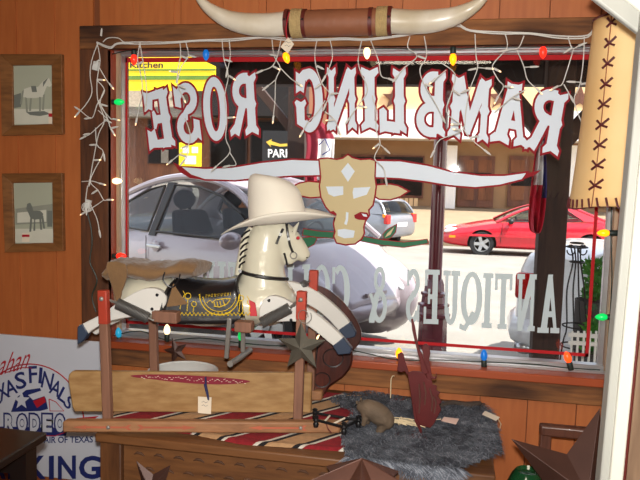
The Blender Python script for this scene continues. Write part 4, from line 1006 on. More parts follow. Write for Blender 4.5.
# ------------------------------------------------------------------ hat on the horse
k = (H(279, 222)-H(278, 222)).length; hb = H(278, 221.5)
hat = thing('cowboy_hat', 'cream felt cowboy hat with a curled brim sitting on the head of the rocking horse', 'hat', hb)
tl = Matrix.Rotation(math.radians(11), 3, 'Z') @ Matrix.Rotation(math.radians(-7), 3, 'Y')
def hp(x, y, z): return hb + (tl @ V((x, y, z)))
a_, b_ = 29.5*k, .080
m = MB(); rings = []
for q in [i/10 for i in range(11)]:
    ring = []
    for j in range(28):
        th = 2*PI*j/28; sx, sy = math.cos(th), math.sin(th)
        sc = 1-.10*q-.10*q**4-(.0 if q < .99 else .12)
        x = a_*sc*sx; y = b_*sc*sy*(1-.20*q*max(0, sx))
        zt = (45-8*(x/a_)-9*max(0, x/a_)**2)*k
        ring.append(hp(x, y, zt*(q if q < 1 else 1.0)))
    rings.append(ring)
for s_, dz in ((.62, .004), (.34, -.018), (.08, -.024)):     # crease
    rings.append([hp(a_*.80*s_*math.cos(2*PI*j/28)-.004, b_*.80*s_*.8*math.sin(2*PI*j/28), (45-8*.8*s_*math.cos(2*PI*j/28)-6*max(0, .8*s_*math.cos(2*PI*j/28))**2)*k+dz*(1-.3*abs(math.cos(2*PI*j/28)))) for j in range(28)])
m.loft(rings, cap=True); m.build('crown', M['felt'], hat, angle=80, sub=1)
m = MB()
def brim(u, v):
    th = 2*PI*u; r = lerp(.97, 1, v); sx, sy = math.cos(th), math.sin(th)
    x = sx*lerp(a_, 58*k, v); y = sy*lerp(b_, .135, v)
    z = .034*v*v*sy*sy - .014*v*v*sx*sx - (.012*v*v*max(0, -sx)) + .012*v*v*max(0, sx)
    return hp(x, y, z)
m.grid(brim, 48, 8); bmesh.ops.remove_doubles(m.bm, verts=m.bm.verts[:], dist=1e-5); m.build('brim', M['felt'], hat, solid=.004, angle=80)
m = MB(); m.tube([hp(1.01*a_*math.cos(2*PI*j/32), 1.01*b_*math.sin(2*PI*j/32), .010) for j in range(32)], .004, 6, True); m.build('hat_band', M['felt'], hat)
# suede piece over the horse's rump
su = thing('suede_bag', 'soft brown suede roll with hanging flaps lying across the rump of the rocking horse', 'bag', H(150, 285))
yy = HY-.04
pts = [(115, 270), (124, 267), (136, 268), (148, 270), (162, 271), (176, 269), (190, 267), (203, 268)]
m = MB(); rings = []; rr = smooth_path([V((a, b, 0)) for a, b in pts], 4)
for i, p in enumerate(rr):
    c = PH(p.x, p.y, yy); s = 1+.10*math.sin(i*.9)+.06*math.sin(i*2.3); h = (.028 if 0 < i < len(rr)-1 else .020)*s
    rings.append([c+V((.004*math.sin(3*a), (.085)*math.cos(a), h*math.sin(a)*(1+.15*math.cos(3*a+i*.5)))) for a in [2*PI*j/16 for j in range(16)]])
m.loft(rings); m.build('roll', M['suede'], su, angle=70)
ys_ = yy-.09
o = slab_px('flap', [(107, 262), (125, 264), (126, 279), (122, 290), (119, 302), (116, 302), (111, 285), (107, 274)], ys_, .008, M['suede'], su, 2)
o = slab_px('flap', [(173, 283), (178, 291), (182, 297), (188, 304), (177, 306), (166, 307), (169, 297)], HY-.145, .005, M['suede'], su, 0)
m = MB(); m.tube(smooth_path([PH(a, b, HY-.15) for a, b in ((165, 272), (163, 279), (167, 285), (173, 287), (178, 281), (180, 274))], 5), .0022, 6); lab(m.build('loop', M['blackl'], su), 'thin black cord loop')
# dark red leather piece behind the front legs
ly = HY+.125
lt = thing('leather_stirrup_leather', 'curved dark red-brown leather strap with a carved fender, behind the horse hooves', 'leather strap', PH(312, 398, ly))
def dl(px, py, dy=0): return PH(px, py, ly+dy)
mid = smooth_path([V((a, b, 0)) for a, b in ((294, 288), (308, 289), (322, 294), (336, 305), (348, 320), (355, 335), (350, 346), (342, 350))], 5)
m = MB(); L_ = len(mid); up = []; dn = []
for i, p in enumerate(mid):
    q = mid[min(i+1, L_-1)]-mid[max(i-1, 0)]; n = V((-q.y, q.x, 0)).normalized(); w = 4.5+2.5*math.sin(PI*i/(L_-1))
    up.append(dl(p.x-n.x*w, p.y-n.y*w)); dn.append(dl(p.x+n.x*w, p.y+n.y*w))
for i in range(L_-1): pass
m.loft([[u, d_, d_+V((0, .014, 0)), u+V((0, .014, 0))] for u, d_ in zip(up, dn)]); m.build('strap', M['rleath'], lt, bevel=.003)
fe = slab_px('fender', [(322, 333), (334, 338), (346, 340), (352, 352), (351, 366), (342, 378), (330, 386), (323, 396), (312, 400), (304, 397), (304, 386), (310, 374), (310, 362), (315, 346)], ly-.012, .022, M['rleath'], lt, 3, .006)
m = MB()
for cxy, r in (((333, 358), 10), ((322, 380), 8)):
    m.tube([dl(cxy[0]+r*math.cos(a), cxy[1]+r*.9*math.sin(a), -.013) for a in [k*2*PI/16 for k in range(17)]], .0022, 5)
m.tube(smooth_path([dl(a, b, -.013) for a, b in ((318, 344), (316, 360), (314, 378), (310, 392))], 4), .0022, 5)
m.build('tooling', M['blackl'], fe)

# plank behind the posts
a = PZ(100, 412, BZ); py_ = a.y-SLP*(a.x-XR); hgt = PH(100, 371.5, py_).z-BZ
pk = thing('oak_plank', 'pale oak plank with a burgundy stencil standing on edge across the chest', 'plank', (PH(190, 400, py_).x, PH(190, 400, py_).y, BZ))
x0, x1 = PH(68, 400, py_).x, PH(311, 400, py_).x
prof = [(x0+.02, 0), (x1, 0), (x1, hgt), (x0+.012, hgt), (x0+.002, hgt-.012), (x0, hgt-.03), (x0+.006, hgt*.45), (x0+.012, .015)]
MB().prism([TL(x, py_, BZ+z_) for x, z_ in prof], (0, .02, 0)).build('board', M['pine'], pk, bevel=.004)
def pp_(px, py, dy=-.0012): return PH(px, py, py_+dy)
m = MB(); st = [(131, 375.5), (150, 374.5), (180, 375), (215, 377), (240, 379.3), (250, 381.5), (240, 383.5), (215, 384.5), (180, 382.5), (150, 379), (136, 377.5)]
m.prism(smooth_path([pp_(a, b) for a, b in st], 4, True), (0, .001, 0)); stn = m.build('stencil', M['burg'], pk, smooth=False)
m = MB(); r3 = random.Random(5)
for i in range(46):
    px = lerp(141, 244, i/45); pc = lerp(376.8, 382, i/45)+r3.uniform(-1.4, 1.4); m.tube([pp_(px, pc, -.0016), pp_(px+r3.uniform(.6, 2.2), pc+r3.uniform(-.8, .8), -.0016)], .0009, 4)
lab(m.build('worn_lettering', M['paper'], stn), 'worn pale lettering scratched in the burgundy stencil')
def price_tag(name, label, pts, y, ribbon, mt, rw=.003, marks=True, PH=PH):
    t = thing(name, label, 'price tag', PH(pts[0][0], pts[0][1], y))
    b = MB().prism([PH(a, c, y) for a, c in pts], (0, .001, 0)).build('card', M['paper'], t, smooth=False)
    if ribbon: MB().tube(smooth_path([PH(a, c, y-.001) for a, c in ribbon], 4), rw, 6).build('ribbon', mt, t)
    if marks:
        c = [sum(q[i] for q in pts)/len(pts) for i in (0, 1)]; w = (max(q[0] for q in pts)-min(q[0] for q in pts))*.22
        m = MB()
        for dy in (-3, 0.5): m.tube([PH(c[0]-w, c[1]+dy, y-.0008), PH(c[0]-w*.3, c[1]+dy-1, y-.0008), PH(c[0]+w*.3, c[1]+dy+.6, y-.0008), PH(c[0]+w, c[1]+dy-.4, y-.0008)], .0006, 4)
        m.build('handwriting', M['ink'], b)
    return t
price_tag('price_tag', 'cream price tag on a navy ribbon hanging on the oak plank', [(198, 396.5), (211.5, 397.5), (211, 414), (198, 413)], py_-.004, [(205.5, 377), (206, 385), (207.5, 392), (208.5, 400), (207, 394), (204.5, 384)], M['navy'])
# white basin
bc = P(183, 372, -.27); rb = abs(P(215, 370, -.27).x-P(150, 370, -.27).x)/2; zr = P(183, 371, -.27).z
t = thing('enamel_basin', 'white enamel basin standing behind the oak plank', 'basin', (bc.x, -.27, BZ))
MB().lathe([(.001, BZ), (rb*.6, BZ), (rb*.8, lerp(BZ, zr, .45)), (rb*.95, zr-.004), (rb, zr), (rb*.93, zr-.004), (rb*.77, lerp(BZ, zr, .5)), (rb*.58, BZ+.006), (.001, BZ+.006)], (bc.x, -.27, 0), 32, cap=False).build('bowl', M['enamel'], t)
MB().tube([V((bc.x+rb*math.cos(2*PI*j/36), -.27+rb*math.sin(2*PI*j/36), zr)) for j in range(36)], .0035, 6, True).build('rim', M['enamel'], t)

# barn stars
def barn_star(label, c, R, rot, mt, tilt=(0, 0), depth=.028, name='barn_star', group=None, ratio=.42):
    t = thing(name, label, 'star', c, group); c = V(c)
    Mx = Matrix.Rotation(tilt[1], 3, 'Z') @ Matrix.Rotation(tilt[0], 3, 'X')
    pt = [c+Mx @ V(((R if q % 2 == 0 else R*ratio)*math.cos(rot+PI*q/5), 0, (R if q % 2 == 0 else R*ratio)*math.sin(rot+PI*q/5))) for q in range(10)]
    ap = c+Mx @ V((0, -depth, 0)); bk = c+Mx @ V((0, .004, 0))
    m = MB(); v = m.verts(pt); f = m.bm.verts.new(ap); g = m.bm.verts.new(bk)
    for q in range(10): m.face([v[q], v[(q+1) % 10], f]); m.face([v[(q+1) % 10], v[q], g])
    m.build('star_body', mt, t, smooth=False)
    m = MB()
    for q in range(0, 10, 2): m.tube([ap, pt[q]], [.0016, .0008], 5)
    m.build('ridge', mt, t)
    return t
kk = 2.0/680
sy_ = fy-.03; c = PH(301.5, 347, sy_)
barn_star('dark grey metal star fixed on the right-hand red-topped post of the horse frame', c, 27*kk*.98, PI/2+.04, M['starm'], (0, 0), .02)
c = P(176, 351, -.15); barn_star('small rusty star hanging on the board below the window, above the basin', c, 15*2.45/680, PI/2+.3, M['rustd'], (0, 0), .012)
c = P(153, 487, cy0+.012); barn_star('dark rust star hanging low on the carved chest front', c, 33*1.95/680, PI/2+.62, M['rustd'], (0, 0), .022)
# ------------------------------------------------------------------ mounted horns
M.update(
 horn=mat('pale_horn', (236, 228, 212), .3, c2=(204, 190, 162), var=.02, scale=7, stretch=(1, 1, 1), coat=.3),
 hornd=mat('dark_horn_tip', (70, 60, 50), .35),
 wrap=mat('brown_leather_wrap', (142, 88, 60), .6, var=.12, scale=10, bump=.2, bscale=60),
 rope=mat('tan_rope', (188, 162, 112), .9, var=.15, scale=40, bump=.5, bscale=200),
 oxblood=mat('oxblood_leather', (96, 34, 28), .5),
 frame=wood('brown_picture_frame', (134, 88, 48), (92, 58, 30), 'x', 4, .5, .2),
 matb=mat('pale_green_print', (172, 176, 156), .5, var=.04, scale=5),
 g1=mat('pencil_light_grey', (206, 206, 190), .6), g2=mat('pencil_mid_grey', (144, 147, 134), .6), g3=mat('pencil_dark_grey', (112, 117, 110), .6),
 signw=mat('white_sign_board', (202, 206, 216), .35, var=.02), signb=mat('navy_sign_ink', (30, 42, 104), .5), signr=mat('red_sign_ink', (176, 28, 44), .5),
 tablek=mat('black_brown_table', (24, 18, 17), .35, var=.2, scale=6, coat=.2),
 raw=mat('rawhide_shade', (244, 206, 146), .6, c2=(232, 184, 118), var=.03, scale=3),
 lace=mat('dark_red_lacing', (88, 30, 34), .5),
 cpaint=mat('chipped_cream_paint', (226, 224, 212), .35, c2=(200, 200, 184), var=.02, scale=5, stretch=(1, 1, .2)),
 gpaint=mat('grey_weathered_paint', (172, 172, 164), .45, var=.1, scale=8, stretch=(1, 1, .2)),
 bfr=wood('tan_brown_door_wood', (150, 122, 96), (104, 80, 62), 'z', 2, .5),
 chair=wood('dark_chair_wood', (92, 54, 40), (56, 32, 26), 'z', 4, .4, .1, coat=.3),
 gglass=mat('dark_green_glaze', (22, 62, 34), .15, coat=.6, var=.2),
 cordw=mat('white_light_cord', (214, 212, 206), .5), cordg=mat('green_light_cord', (30, 48, 38), .5), sock=mat('dark_green_socket', (34, 46, 42), .5),
 pin=mat('pinkish_card', (222, 190, 176), .8),
)
HNY = -.215
hr = thing('mounted_horns', 'pair of pale longhorn steer horns joined by a brown leather wrap, mounted above the window', 'horns', P(348, 22, HNY))
def hx(pts, y0=HNY, k=6): return smooth_path([P(a, b, y0-c) for a, b, c in pts], k)
kk = (P(349, 22, HNY)-P(348, 22, HNY)).length
m = MB(); m.tube(hx([(303, 24, 0), (322, 23, 0), (348, 22.5, 0), (372, 22, 0), (378, 22, 0)]), [13*kk]*25, 18); m.build('leather_wrap', M['wrap'], hr)
for a, b, pa, pb in ((292, 303, 23.5, 23.5), (377, 388, 21.5, 21)):
    m = MB()
    for q in range(6):
        x = lerp(a+1, b-1, q/5); c = P(x, lerp(pa, pb, q/5), HNY); m.tube([c+V((0, 13.2*kk*math.cos(t_), 13.2*kk*math.sin(t_))) for t_ in [2*PI*j/20 for j in range(20)]], 1.25*kk, 6, True)
    m.build('rope_band', M['rope'], hr)
for x, py in ((287.5, 23.5), (305, 23.5), (371, 22), (390, 21)):
    c = P(x, py, HNY); m = MB(); m.lathe([(12.6*kk, -2*kk), (14*kk, -1.8*kk), (14*kk, 1.8*kk), (12.6*kk, 2*kk)], c, 20, Matrix.Rotation(PI/2, 3, 'Y')); m.build('leather_ring', M['oxblood'], hr)
    m = MB(); m.ell(c+V((0, -14*kk, .004)), (.004, .003, .004)); m.build('stud', M['iron'], hr)
def hornmesh(pts, rad):
    pp = hx(pts); rr = [q.x*kk for q in smooth_path([V((r_, 0, 0)) for r_ in rad], 6)]; n = len(pp); k = int(n*.80)
    h = MB().tube(pp[:k+1], rr[:k+1], 16).build('horn', M['horn'], hr)
    MB().tube(pp[k:], rr[k:], 16).build('horn_tip', M['hornd'], h)
hornmesh([(287, 23.5, 0), (268, 25, .0), (248, 24, .01), (230, 20, .02), (214, 12, .04), (203, 3, .055), (197, -6, .06), (194, -16, .06)], [12, 11.8, 11, 9.2, 6.8, 4.6, 3, 1])
hornmesh([(391, 21, 0), (410, 22, 0), (432, 21, .01), (452, 17, .02), (468, 10, .04), (480, 2, .05), (487, -7, .06), (490, -16, .06)], [12, 11.8, 11, 9.2, 6.8, 4.6, 3, 1])
MB().bx((P(335, 22, -.2).x, -.205, P(335, 30, -.2).z), (P(360, 22, -.2).x, WY, P(335, 14, -.2).z)).build('wall_bracket', M['cedar'], hr)
price_tag('price_tag', 'paper price tag hanging by red string from the left-hand longhorn horn', [(288, 37), (294, 44), (288, 53.5), (280.5, 47)], HNY-.043, [(287, 38.5), (286, 30), (287, 22), (289.5, 12)], M['signr'], .0022, PH=P)

# ------------------------------------------------------------------ framed drawings
def framed(label, o, i, drawing, lbl, ylab):
    y = WY; t = thing('framed_drawing', label, 'picture', P(sum(q[0] for q in o)/4, max(q[1] for q in o), y))
    O = [P(a, b, y) for a, b in o]; I = [P(a, b, y) for a, b in i]
    for p in O: p.y = y-.022
    for p in I: p.y = y-.014
    m = MB()
    for k in range(4):
        l = (k+1) % 4; dv = V((0, 0, 0)); a, b, c, d = O[k], O[l], I[l], I[k]
        Bk = [V((p.x, y-.001, p.z)) for p in (a, b, c, d)]
        v = m.verts([a, b, c, d]); w_ = m.verts(Bk)
        m.face(v); m.face(w_[::-1])
        for q in range(4): m.face([v[q], v[(q+1) % 4], w_[(q+1) % 4], w_[q]])
    m.build('frame', M['frame'], t, bevel=.002)
    pr = MB().poly([V((p.x, y-.006, p.z)) for p in I]).build('print', M['matb'], t, smooth=False, recalc=False)
    cx, cy = (i[0][0]+i[1][0])/2, (i[0][1]+i[2][1])/2
    mb = MB(); ks_ = ('g1', 'g2', 'g3')
    for n_, (mk, pts) in enumerate(drawing):
        mb.mi = ks_.index(mk); mb.poly([V((p.x, y-.007-.0003*n_, p.z)) for p in [P(cx+a, cy+b, y-.007-.0003*n_) for a, b in pts]])
    mb.build('drawing', [M[q] for q in ks_], pr, smooth=False, recalc=False)
    mb = MB().poly([P(a, b, y-.012) for a, b in lbl]); s_ = mb.build('sticker', M['paper'], t, smooth=False, recalc=False)
    a, b, c, d = lbl; mid = lambda p, q, f: (lerp(p[0], q[0], f), lerp(p[1], q[1], f))
    MB().poly([P(*q, y-.0125) for q in (mid(a, d, .18), mid(b, c, .18), mid(b, c, .45), mid(a, d, .45))]).build('sticker_mark', M['signr'], s_, smooth=False, recalc=False)
horse1 = [('g1', [(-20, 14), (20, 14), (20, 29), (-20, 29)]), ('g3', [(-20, 0), (-13, -2), (-13, 12), (-20, 13)]), ('g3', [(-8, 17), (10, 16), (17, 19), (6, 21), (-4, 20)]),
  ('g1', [(-10, -6), (-4, -8), (4, -8), (9, -14), (15, -17), (18, -10), (16, -8), (13, -9), (10, -2), (9, 2), (2, 3), (-7, 3), (-11, 2)]), ('g2', [(-9, 2), (-7, 3), (-6, 17), (-8, 17)]), ('g2', [(-4, 3), (-2, 3), (-3, 16), (-5, 16)]), ('g2', [(5, 2), (7, 2), (7, 17), (5, 17)]), ('g2', [(9, 0), (11, -1), (10, 15), (8, 15)]), ('g2', [(-12, -4), (-10, -5), (-12, 10), (-14, 9)]), ('g3', [(-3, -9), (2, -9), (3, -3), (-2, -3)]), ('g3', [(9, -13), (14, -17), (13, -15), (9, -8)])]
horse2 = [('g1', [(-19, 16), (19, 16), (19, 30), (-19, 30)]), ('g2', [(-19, -4), (19, -9), (19, -7), (-19, -2)]), ('g2', [(-19, -2), (19, -7), (19, 10), (-19, 12)]), ('g1', [(-17, 0), (12, -3), (12, 9), (-17, 10)]), ('g3', [(13, -2), (18, -2), (18, 14), (13, 14)]),
  ('g3', [(-7, -9), (-4, -10), (-2, -6), (-1, -2), (6, -2), (9, 1), (8, 6), (0, 7), (-4, 5), (-6, 0), (-8, -4)]), ('g3', [(-4, 5), (-2, 5), (-3, 19), (-5, 19)]), ('g3', [(0, 6), (1, 6), (1, 18), (-1, 18)]), ('g3', [(5, 6), (7, 6), (8, 17), (6, 17)]), ('g3', [(7, 4), (9, 3), (11, 16), (9, 16)])]
framed('upper framed pencil drawing of a standing saddled horse on the orange wall', [(3, 55), (64.5, 55), (65.5, 134.5), (5, 136)], [(14.5, 66), (53.5, 65.5), (54, 124), (15.5, 125.5)], horse1, [(48.5, 111), (53, 111), (53, 124), (48.5, 124)], 0)
framed('lower framed pencil drawing of a horse before a shed on the orange wall', [(5, 173.5), (65, 173), (66, 250.5), (8, 252)], [(14.5, 183), (54, 182.5), (55, 242.5), (16.5, 243.5)], horse2, [(22, 233), (29.5, 233), (29.5, 242), (22, 242)], 0)

# ------------------------------------------------------------------ rodeo sign
GY = -.165
def S(px, py, d=0): return P(px, py, GY-d)
sgn = thing('rodeo_sign', 'white TEXAS FINALS RODEO parking sign leaning on the wall by the chest', 'sign', S(40, 480))
xL = S(-70, 400).x; xR = S(102.5, 400).x; zT = S(60, 339).z; zB = .28
MB().bx((xL, GY, zB), (xR, GY+.012, zT)).build('board', M['signw'], sgn, bevel=.002)
for x in (xL+.12, xR-.12): MB().bx((x-.02, GY+.012, 0), (x+.02, GY+.03, zT-.1)).build('stake', M['postw'], sgn, smooth=False)
def letq(mb, ch, bl, br, tl, d=.001, bold=.02, shear=0): text_fit(mb, ch, S(*bl, d), S(*br, d), S(*tl, d), bold, shear, push=0)
m = MB(); text_fit(m, 'ahan', S(-3, 376, .001), S(28, 368, .001), S(1, 355, .001), .0, .35, push=0)
m.tube(smooth_path([S(-14, 380, .001), S(-4, 378, .001), S(2, 372, .001), S(8, 372, .001), S(20, 368, .001), S(32, 368, .001)], 5), .0022, 5)
lab(m.build('script', M['signr'], sgn, smooth=False), 'red handwritten-style script along the top of the sign')
# arched outline and arched letters
def spt(a, rx, ry, cx=18, cy=424): return (cx+rx*math.cos(a), cy-ry*math.sin(a))
m = MB(); m.tube([S(*spt(a, 54, 60, 30, 424), .0012) for a in [PI*(-.02+1.04*k/36) for k in range(37)]], .0028, 5)
m.tube([S(49, 399, .0012), S(56, 402, .0012), S(64, 411, .0012), S(50, 411, .0012), S(49, 399, .0012)], .0018, 5)
m.tube([S(-40, 434, .0012), S(55, 436, .0012), S(66, 432, .0012)], .0022, 5)
m.build('red_arch', M['signr'], sgn)
for word in ([('T', -14, 409, 6, 13, -50), ('E', -6, 400, 5.5, 15, -38), ('X', 2.5, 392, 6, 17, -30), ('A', 10.5, 387.5, 6, 16, -22), ('S', 20.5, 380.5, 5.5, 17, -14)],
             [('F', 33, 374.5, 4.2, 17, -4), ('I', 40.5, 375.5, 1.6, 16, 6), ('N', 47.5, 380.5, 5.5, 17, 16), ('A', 56, 388, 5.5, 16, 28), ('L', 63.5, 395, 4.5, 15, 36), ('S', 69, 402.5, 4.2, 14, 44)]):
    m = MB()
    for ch, cx, cy, hw_, hh, an_ in word:
        a_ = math.radians(an_); rt = (math.cos(a_)*hw_, math.sin(a_)*hw_); up = (math.sin(a_)*hh/2*.7, -math.cos(a_)*hh/2)
        letq(m, ch, (cx-rt[0]-up[0], cy-rt[1]-up[1]), (cx+rt[0]-up[0], cy+rt[1]-up[1]), (cx-rt[0]+up[0], cy-rt[1]+up[1]), .0014, .015)
    lab(m.build('arched_lettering', M['signb'], sgn, smooth=False), 'navy arched letters')
m = MB()
for k, ch in enumerate('RODEO'):
    x0 = lerp(3, 66, k/5); letq(m, ch, (x0+.3, 433.2+.3*k), (x0+12.6, 433.5+.3*k), (x0+.3, 412.5), .0012, .11)
m.poly([S(-20, 426, .0008), S(68, 428, .0008), S(66, 436, .0008), S(-20, 435, .0008)])
rb_ = lab(m.build('rodeo_outline', M['signb'], sgn, smooth=False), 'navy outline behind RODEO')
m = MB()
for k, ch in enumerate('RODEO'):
    x0 = lerp(3, 66, k/5); letq(m, ch, (x0+1.8, 431+.3*k), (x0+11, 431.3+.3*k), (x0+1.8, 414.5), .0020, .05)
m.build('rodeo_lettering', M['signw'], rb_, smooth=False)
m = MB(); m.poly([S(*q, .0008) for q in ((11, 412), (16, 398), (26, 390), (40, 388), (46, 399), (48, 409), (40, 411))]); bl_ = m.build('blue_panel', M['signb'], sgn, smooth=False)
m = MB(); m.poly([S(21.5+(8.5 if k % 2 == 0 else 3.6)*math.sin(PI*k/5), 400.5-(9.5 if k % 2 == 0 else 4)*math.cos(PI*k/5), .0016) for k in range(10)]); m.poly([S(*q, .0016) for q in ((28, 395), (43, 390), (44.5, 396), (33, 400))]); m.build('white_star', M['signw'], bl_, smooth=False)
m = MB(); m.poly([S(*q, .0018) for q in ((33, 401), (44.5, 396.5), (46, 402), (37, 408))]); m.build('red_stripe', M['signr'], bl_, smooth=False)
m = MB(); text_fit(m, 'STATE FAIR OF TEXAS', S(17, 443.5), S(93, 442.5), S(17, 437), .02)

for ch, a, c in (('P', -34, -16), ('A', -14, 6), ('R', 8, 25), ('K', 28, 46), ('I', 49, 54), ('N', 58, 76), ('G', 79, 101)): text_fit(m, ch, S(a, 479.3), S(c, 478.8), S(a, 456), .03)
lab(m.build('lettering', M['signb'], sgn, smooth=False), 'navy STATE FAIR OF TEXAS and PARKING')
m = MB(); m.prism([S(77, 418, .0012), S(99, 416, .0012), S(88, 423, .0012), S(94, 428, .0012), S(82, 424, .0012), S(70, 427, .0012), S(77, 420, .0012)], (0, .0004, 0)); m.build('red_point', M['signr'], sgn, smooth=False)

# dark table corner
tz = .885; a = PZ(47, 432, tz)
t = thing('dark_table', 'corner of a dark wooden table in front of the rodeo sign', 'table', (a.x-.35, a.y-.35, 0))
MB().bx((a.x-.9, a.y-.62, tz-.022), (a.x, a.y, tz)).build('top', M['tablek'], t, bevel=.004)
for x in (a.x-.86, a.x-.04):
    for y in (a.y-.58, a.y-.04): MB().bx((x-.022, y-.022, 0), (x+.022, y+.022, tz-.022)).build('leg', M['tablek'], t)
MB().bx((a.x-.86, a.y-.06, tz-.09), (a.x-.04, a.y-.03, tz-.022)).build('apron', M['tablek'], t)

# ------------------------------------------------------------------ fur hide and what lies on it
FT = CZ+.014
outline = [(326, 400), (345, 394), (368, 391), (395, 396), (425, 402), (452, 404), (482, 406), (493, 414), (497, 428), (501, 444), (494, 457), (484, 461), (470, 463), (461, 472), (446, 476), (424, 473), (404, 468), (385, 463), (362, 463), (346, 459), (342, 446), (340, 436), (346, 424), (353, 412), (338, 406)]
def inside(x, y):
    c = False; n = len(outline)
    for i in range(n):
        (x0, y0), (x1, y1) = outline[i], outline[(i+1) % n]
        if (y0 > y) != (y1 > y) and x < (x1-x0)*(y-y0)/(y1-y0)+x0: c = not c
    return c
def furpt(px, py):
    p = PZ(px, py, FT); n = V((0, 0, 1)); e = cy0-.018
    if p.y < e: p = P(px, py, e-.004); n = V((0, -1, .25)).normalized()
    lim = cx1+.02
    if p.x > lim and n.z > .5:
        d_ = p.x-lim; p.x = lim+d_*.35; p.z -= d_*.8; n = V((.8, 0, .5)).normalized()
    return p, n
t = thing('grey_fur_hide', 'shaggy grey fur hide spread over the right end of the chest', 'fur hide', PZ(420, 435, CZ))
m = MB(); gv = {}
st_ = 5
for gx in range(320, 512, st_):
    for gy in range(386, 482, st_):
        if inside(gx, gy): gv[(gx, gy)] = m.bm.verts.new(furpt(gx, gy)[0])
for (gx, gy) in list(gv):
    q = [(gx, gy), (gx+st_, gy), (gx+st_, gy+st_), (gx, gy+st_)]
    if all(k in gv for k in q): m.face([gv[k] for k in q])
for v in [v for v in m.bm.verts if not v.link_faces]: m.bm.verts.remove(v)
m.build('hide', M['furb'], t, solid=.006, boff=-1)
rf = random.Random(11); m = MB(); cnt = 0
while cnt < 15000:
    px, py = rf.uniform(324, 503), rf.uniform(388, 478)
    if not inside(px, py): continue
    cnt += 1; p, n = furpt(px, py)
    a = noise.noise(V((px*.045, py*.06, 3.1)))*3.6+rf.uniform(-.9, .9)+.6
    d = V((math.cos(a), -abs(math.sin(a))*.9-.35, 0)); d = (d-n*d.dot(n)).normalized()
    L_ = rf.uniform(.016, .034); L_ *= .7 if py < 402 else 1
    s_ = d.cross(n).normalized()*rf.uniform(.0007, .0014)
    sag = V((0, 0, -1))*.005 if n.z < .9 else V((0, 0, 0))
    p1 = p+n*L_*.42+d*L_*.30; p2 = p+n*L_*.5+d*L_*.75+sag; p3 = p+n*L_*.38+d*L_*1.15+sag*2
    m.mi = 1 if rf.random() < .28 else 0
    v = m.verts([p-s_, p+s_, p1+s_, p1-s_, p2+s_*.7, p2-s_*.7, p3]); m.face([v[0], v[1], v[2], v[3]]); m.face([v[3], v[2], v[4], v[5]]); m.face([v[5], v[4], v[6]])
o = m.build('fur', [M['fur'], M['furt']], t, smooth=True, recalc=False); o['kind'] = 'stuff'
# arched hide figurine
FZ = CZ+.022
fa = PZ(378, 433, FZ); fy_ = fa.y
an = thing('hide_figurine', 'small brown hide-covered arched animal figurine standing on the edge of the grey fur', 'figurine', fa)
m = MB(); Q = lambda a, b, d=0: P(a, b, fy_+d)
kq = (Q(379, 420)-Q(378, 420)).length
def body_tube(pts, rad, dy=0):
    m.tube(smooth_path([Q(a, b, dy) for a, b in pts], 5), [max(.002, q.x*kq) for q in smooth_path([V((r_, 0, 0)) for r_ in rad], 5)], 14)
body_tube([(357, 405), (364, 407), (372, 410), (380, 415), (386, 421), (384, 427)], [3.5, 8, 10, 10.5, 9, 5])
body_tube([(385, 420), (382, 427), (377, 434)], [7, 5, 2.6]); body_tube([(365, 410), (365, 418), (363, 426)], [5, 3.4, 2.2], -.01); body_tube([(366, 410), (368, 418), (367, 424)], [5, 3.2, 2.2], .025)
o = m.build('body', M['hide'], an)
q = o.modifiers.new('r', 'REMESH'); q.mode = 'VOXEL'; q.voxel_size = .003
q = o.modifiers.new('s', 'SMOOTH'); q.iterations = 4; q.factor = .5
bake(o)
for p in o.data.polygons: p.use_smooth = True
for a, b in ((357, 402.5), (361, 399.5)): MB().ell(Q(a, b, -.012), (.004, .004, .006)).build('ear', M['hide'], an)
MB().ell(Q(355.5, 405.5, -.008), (.0022, .0022, .0022)).build('nose', M['iron'], an)
# black iron trestle
it = PZ(328, 424, BZ+.03)
rk = thing('iron_rack', 'small black iron rack with knobbed corners on the striped blanket beside the fur', 'rack', it)
zr_ = BZ+.050
cs = [PZ(a, b, zr_) for a, b in ((316, 420), (344, 427), (358.5, 420), (315, 413))]
for a, b in ((0, 1), (1, 2), (3, 0), (3, 2)): MB().tube([cs[a], cs[b]], .0042, 8).build('bar', M['iron'], rk)
for c in cs:
    m = MB(); m.lathe([(.007, -.022), (.009, -.012), (.006, -.006), (.010, 0), (.006, .006), (.009, .011), (.005, .015), (.001, .016)], c, 12); m.build('knob', M['iron'], rk)
m = MB(); m.tube([lerp(cs[0], cs[1], .3), lerp(cs[3], cs[2], .35)], .003, 6); m.tube([lerp(cs[0], cs[1], .6), lerp(cs[3], cs[2], .7)], .003, 6); m.build('cross_bar', M['paper'], rk)
m = MB(); c = lerp(cs[0], cs[1], .35); m.tube([c, c+V((.01, -.012, -.014)), c+V((.022, -.02, -.023))], .0016, 5); lab(m.build('thong', M['lace'], rk), 'short dark red thong')
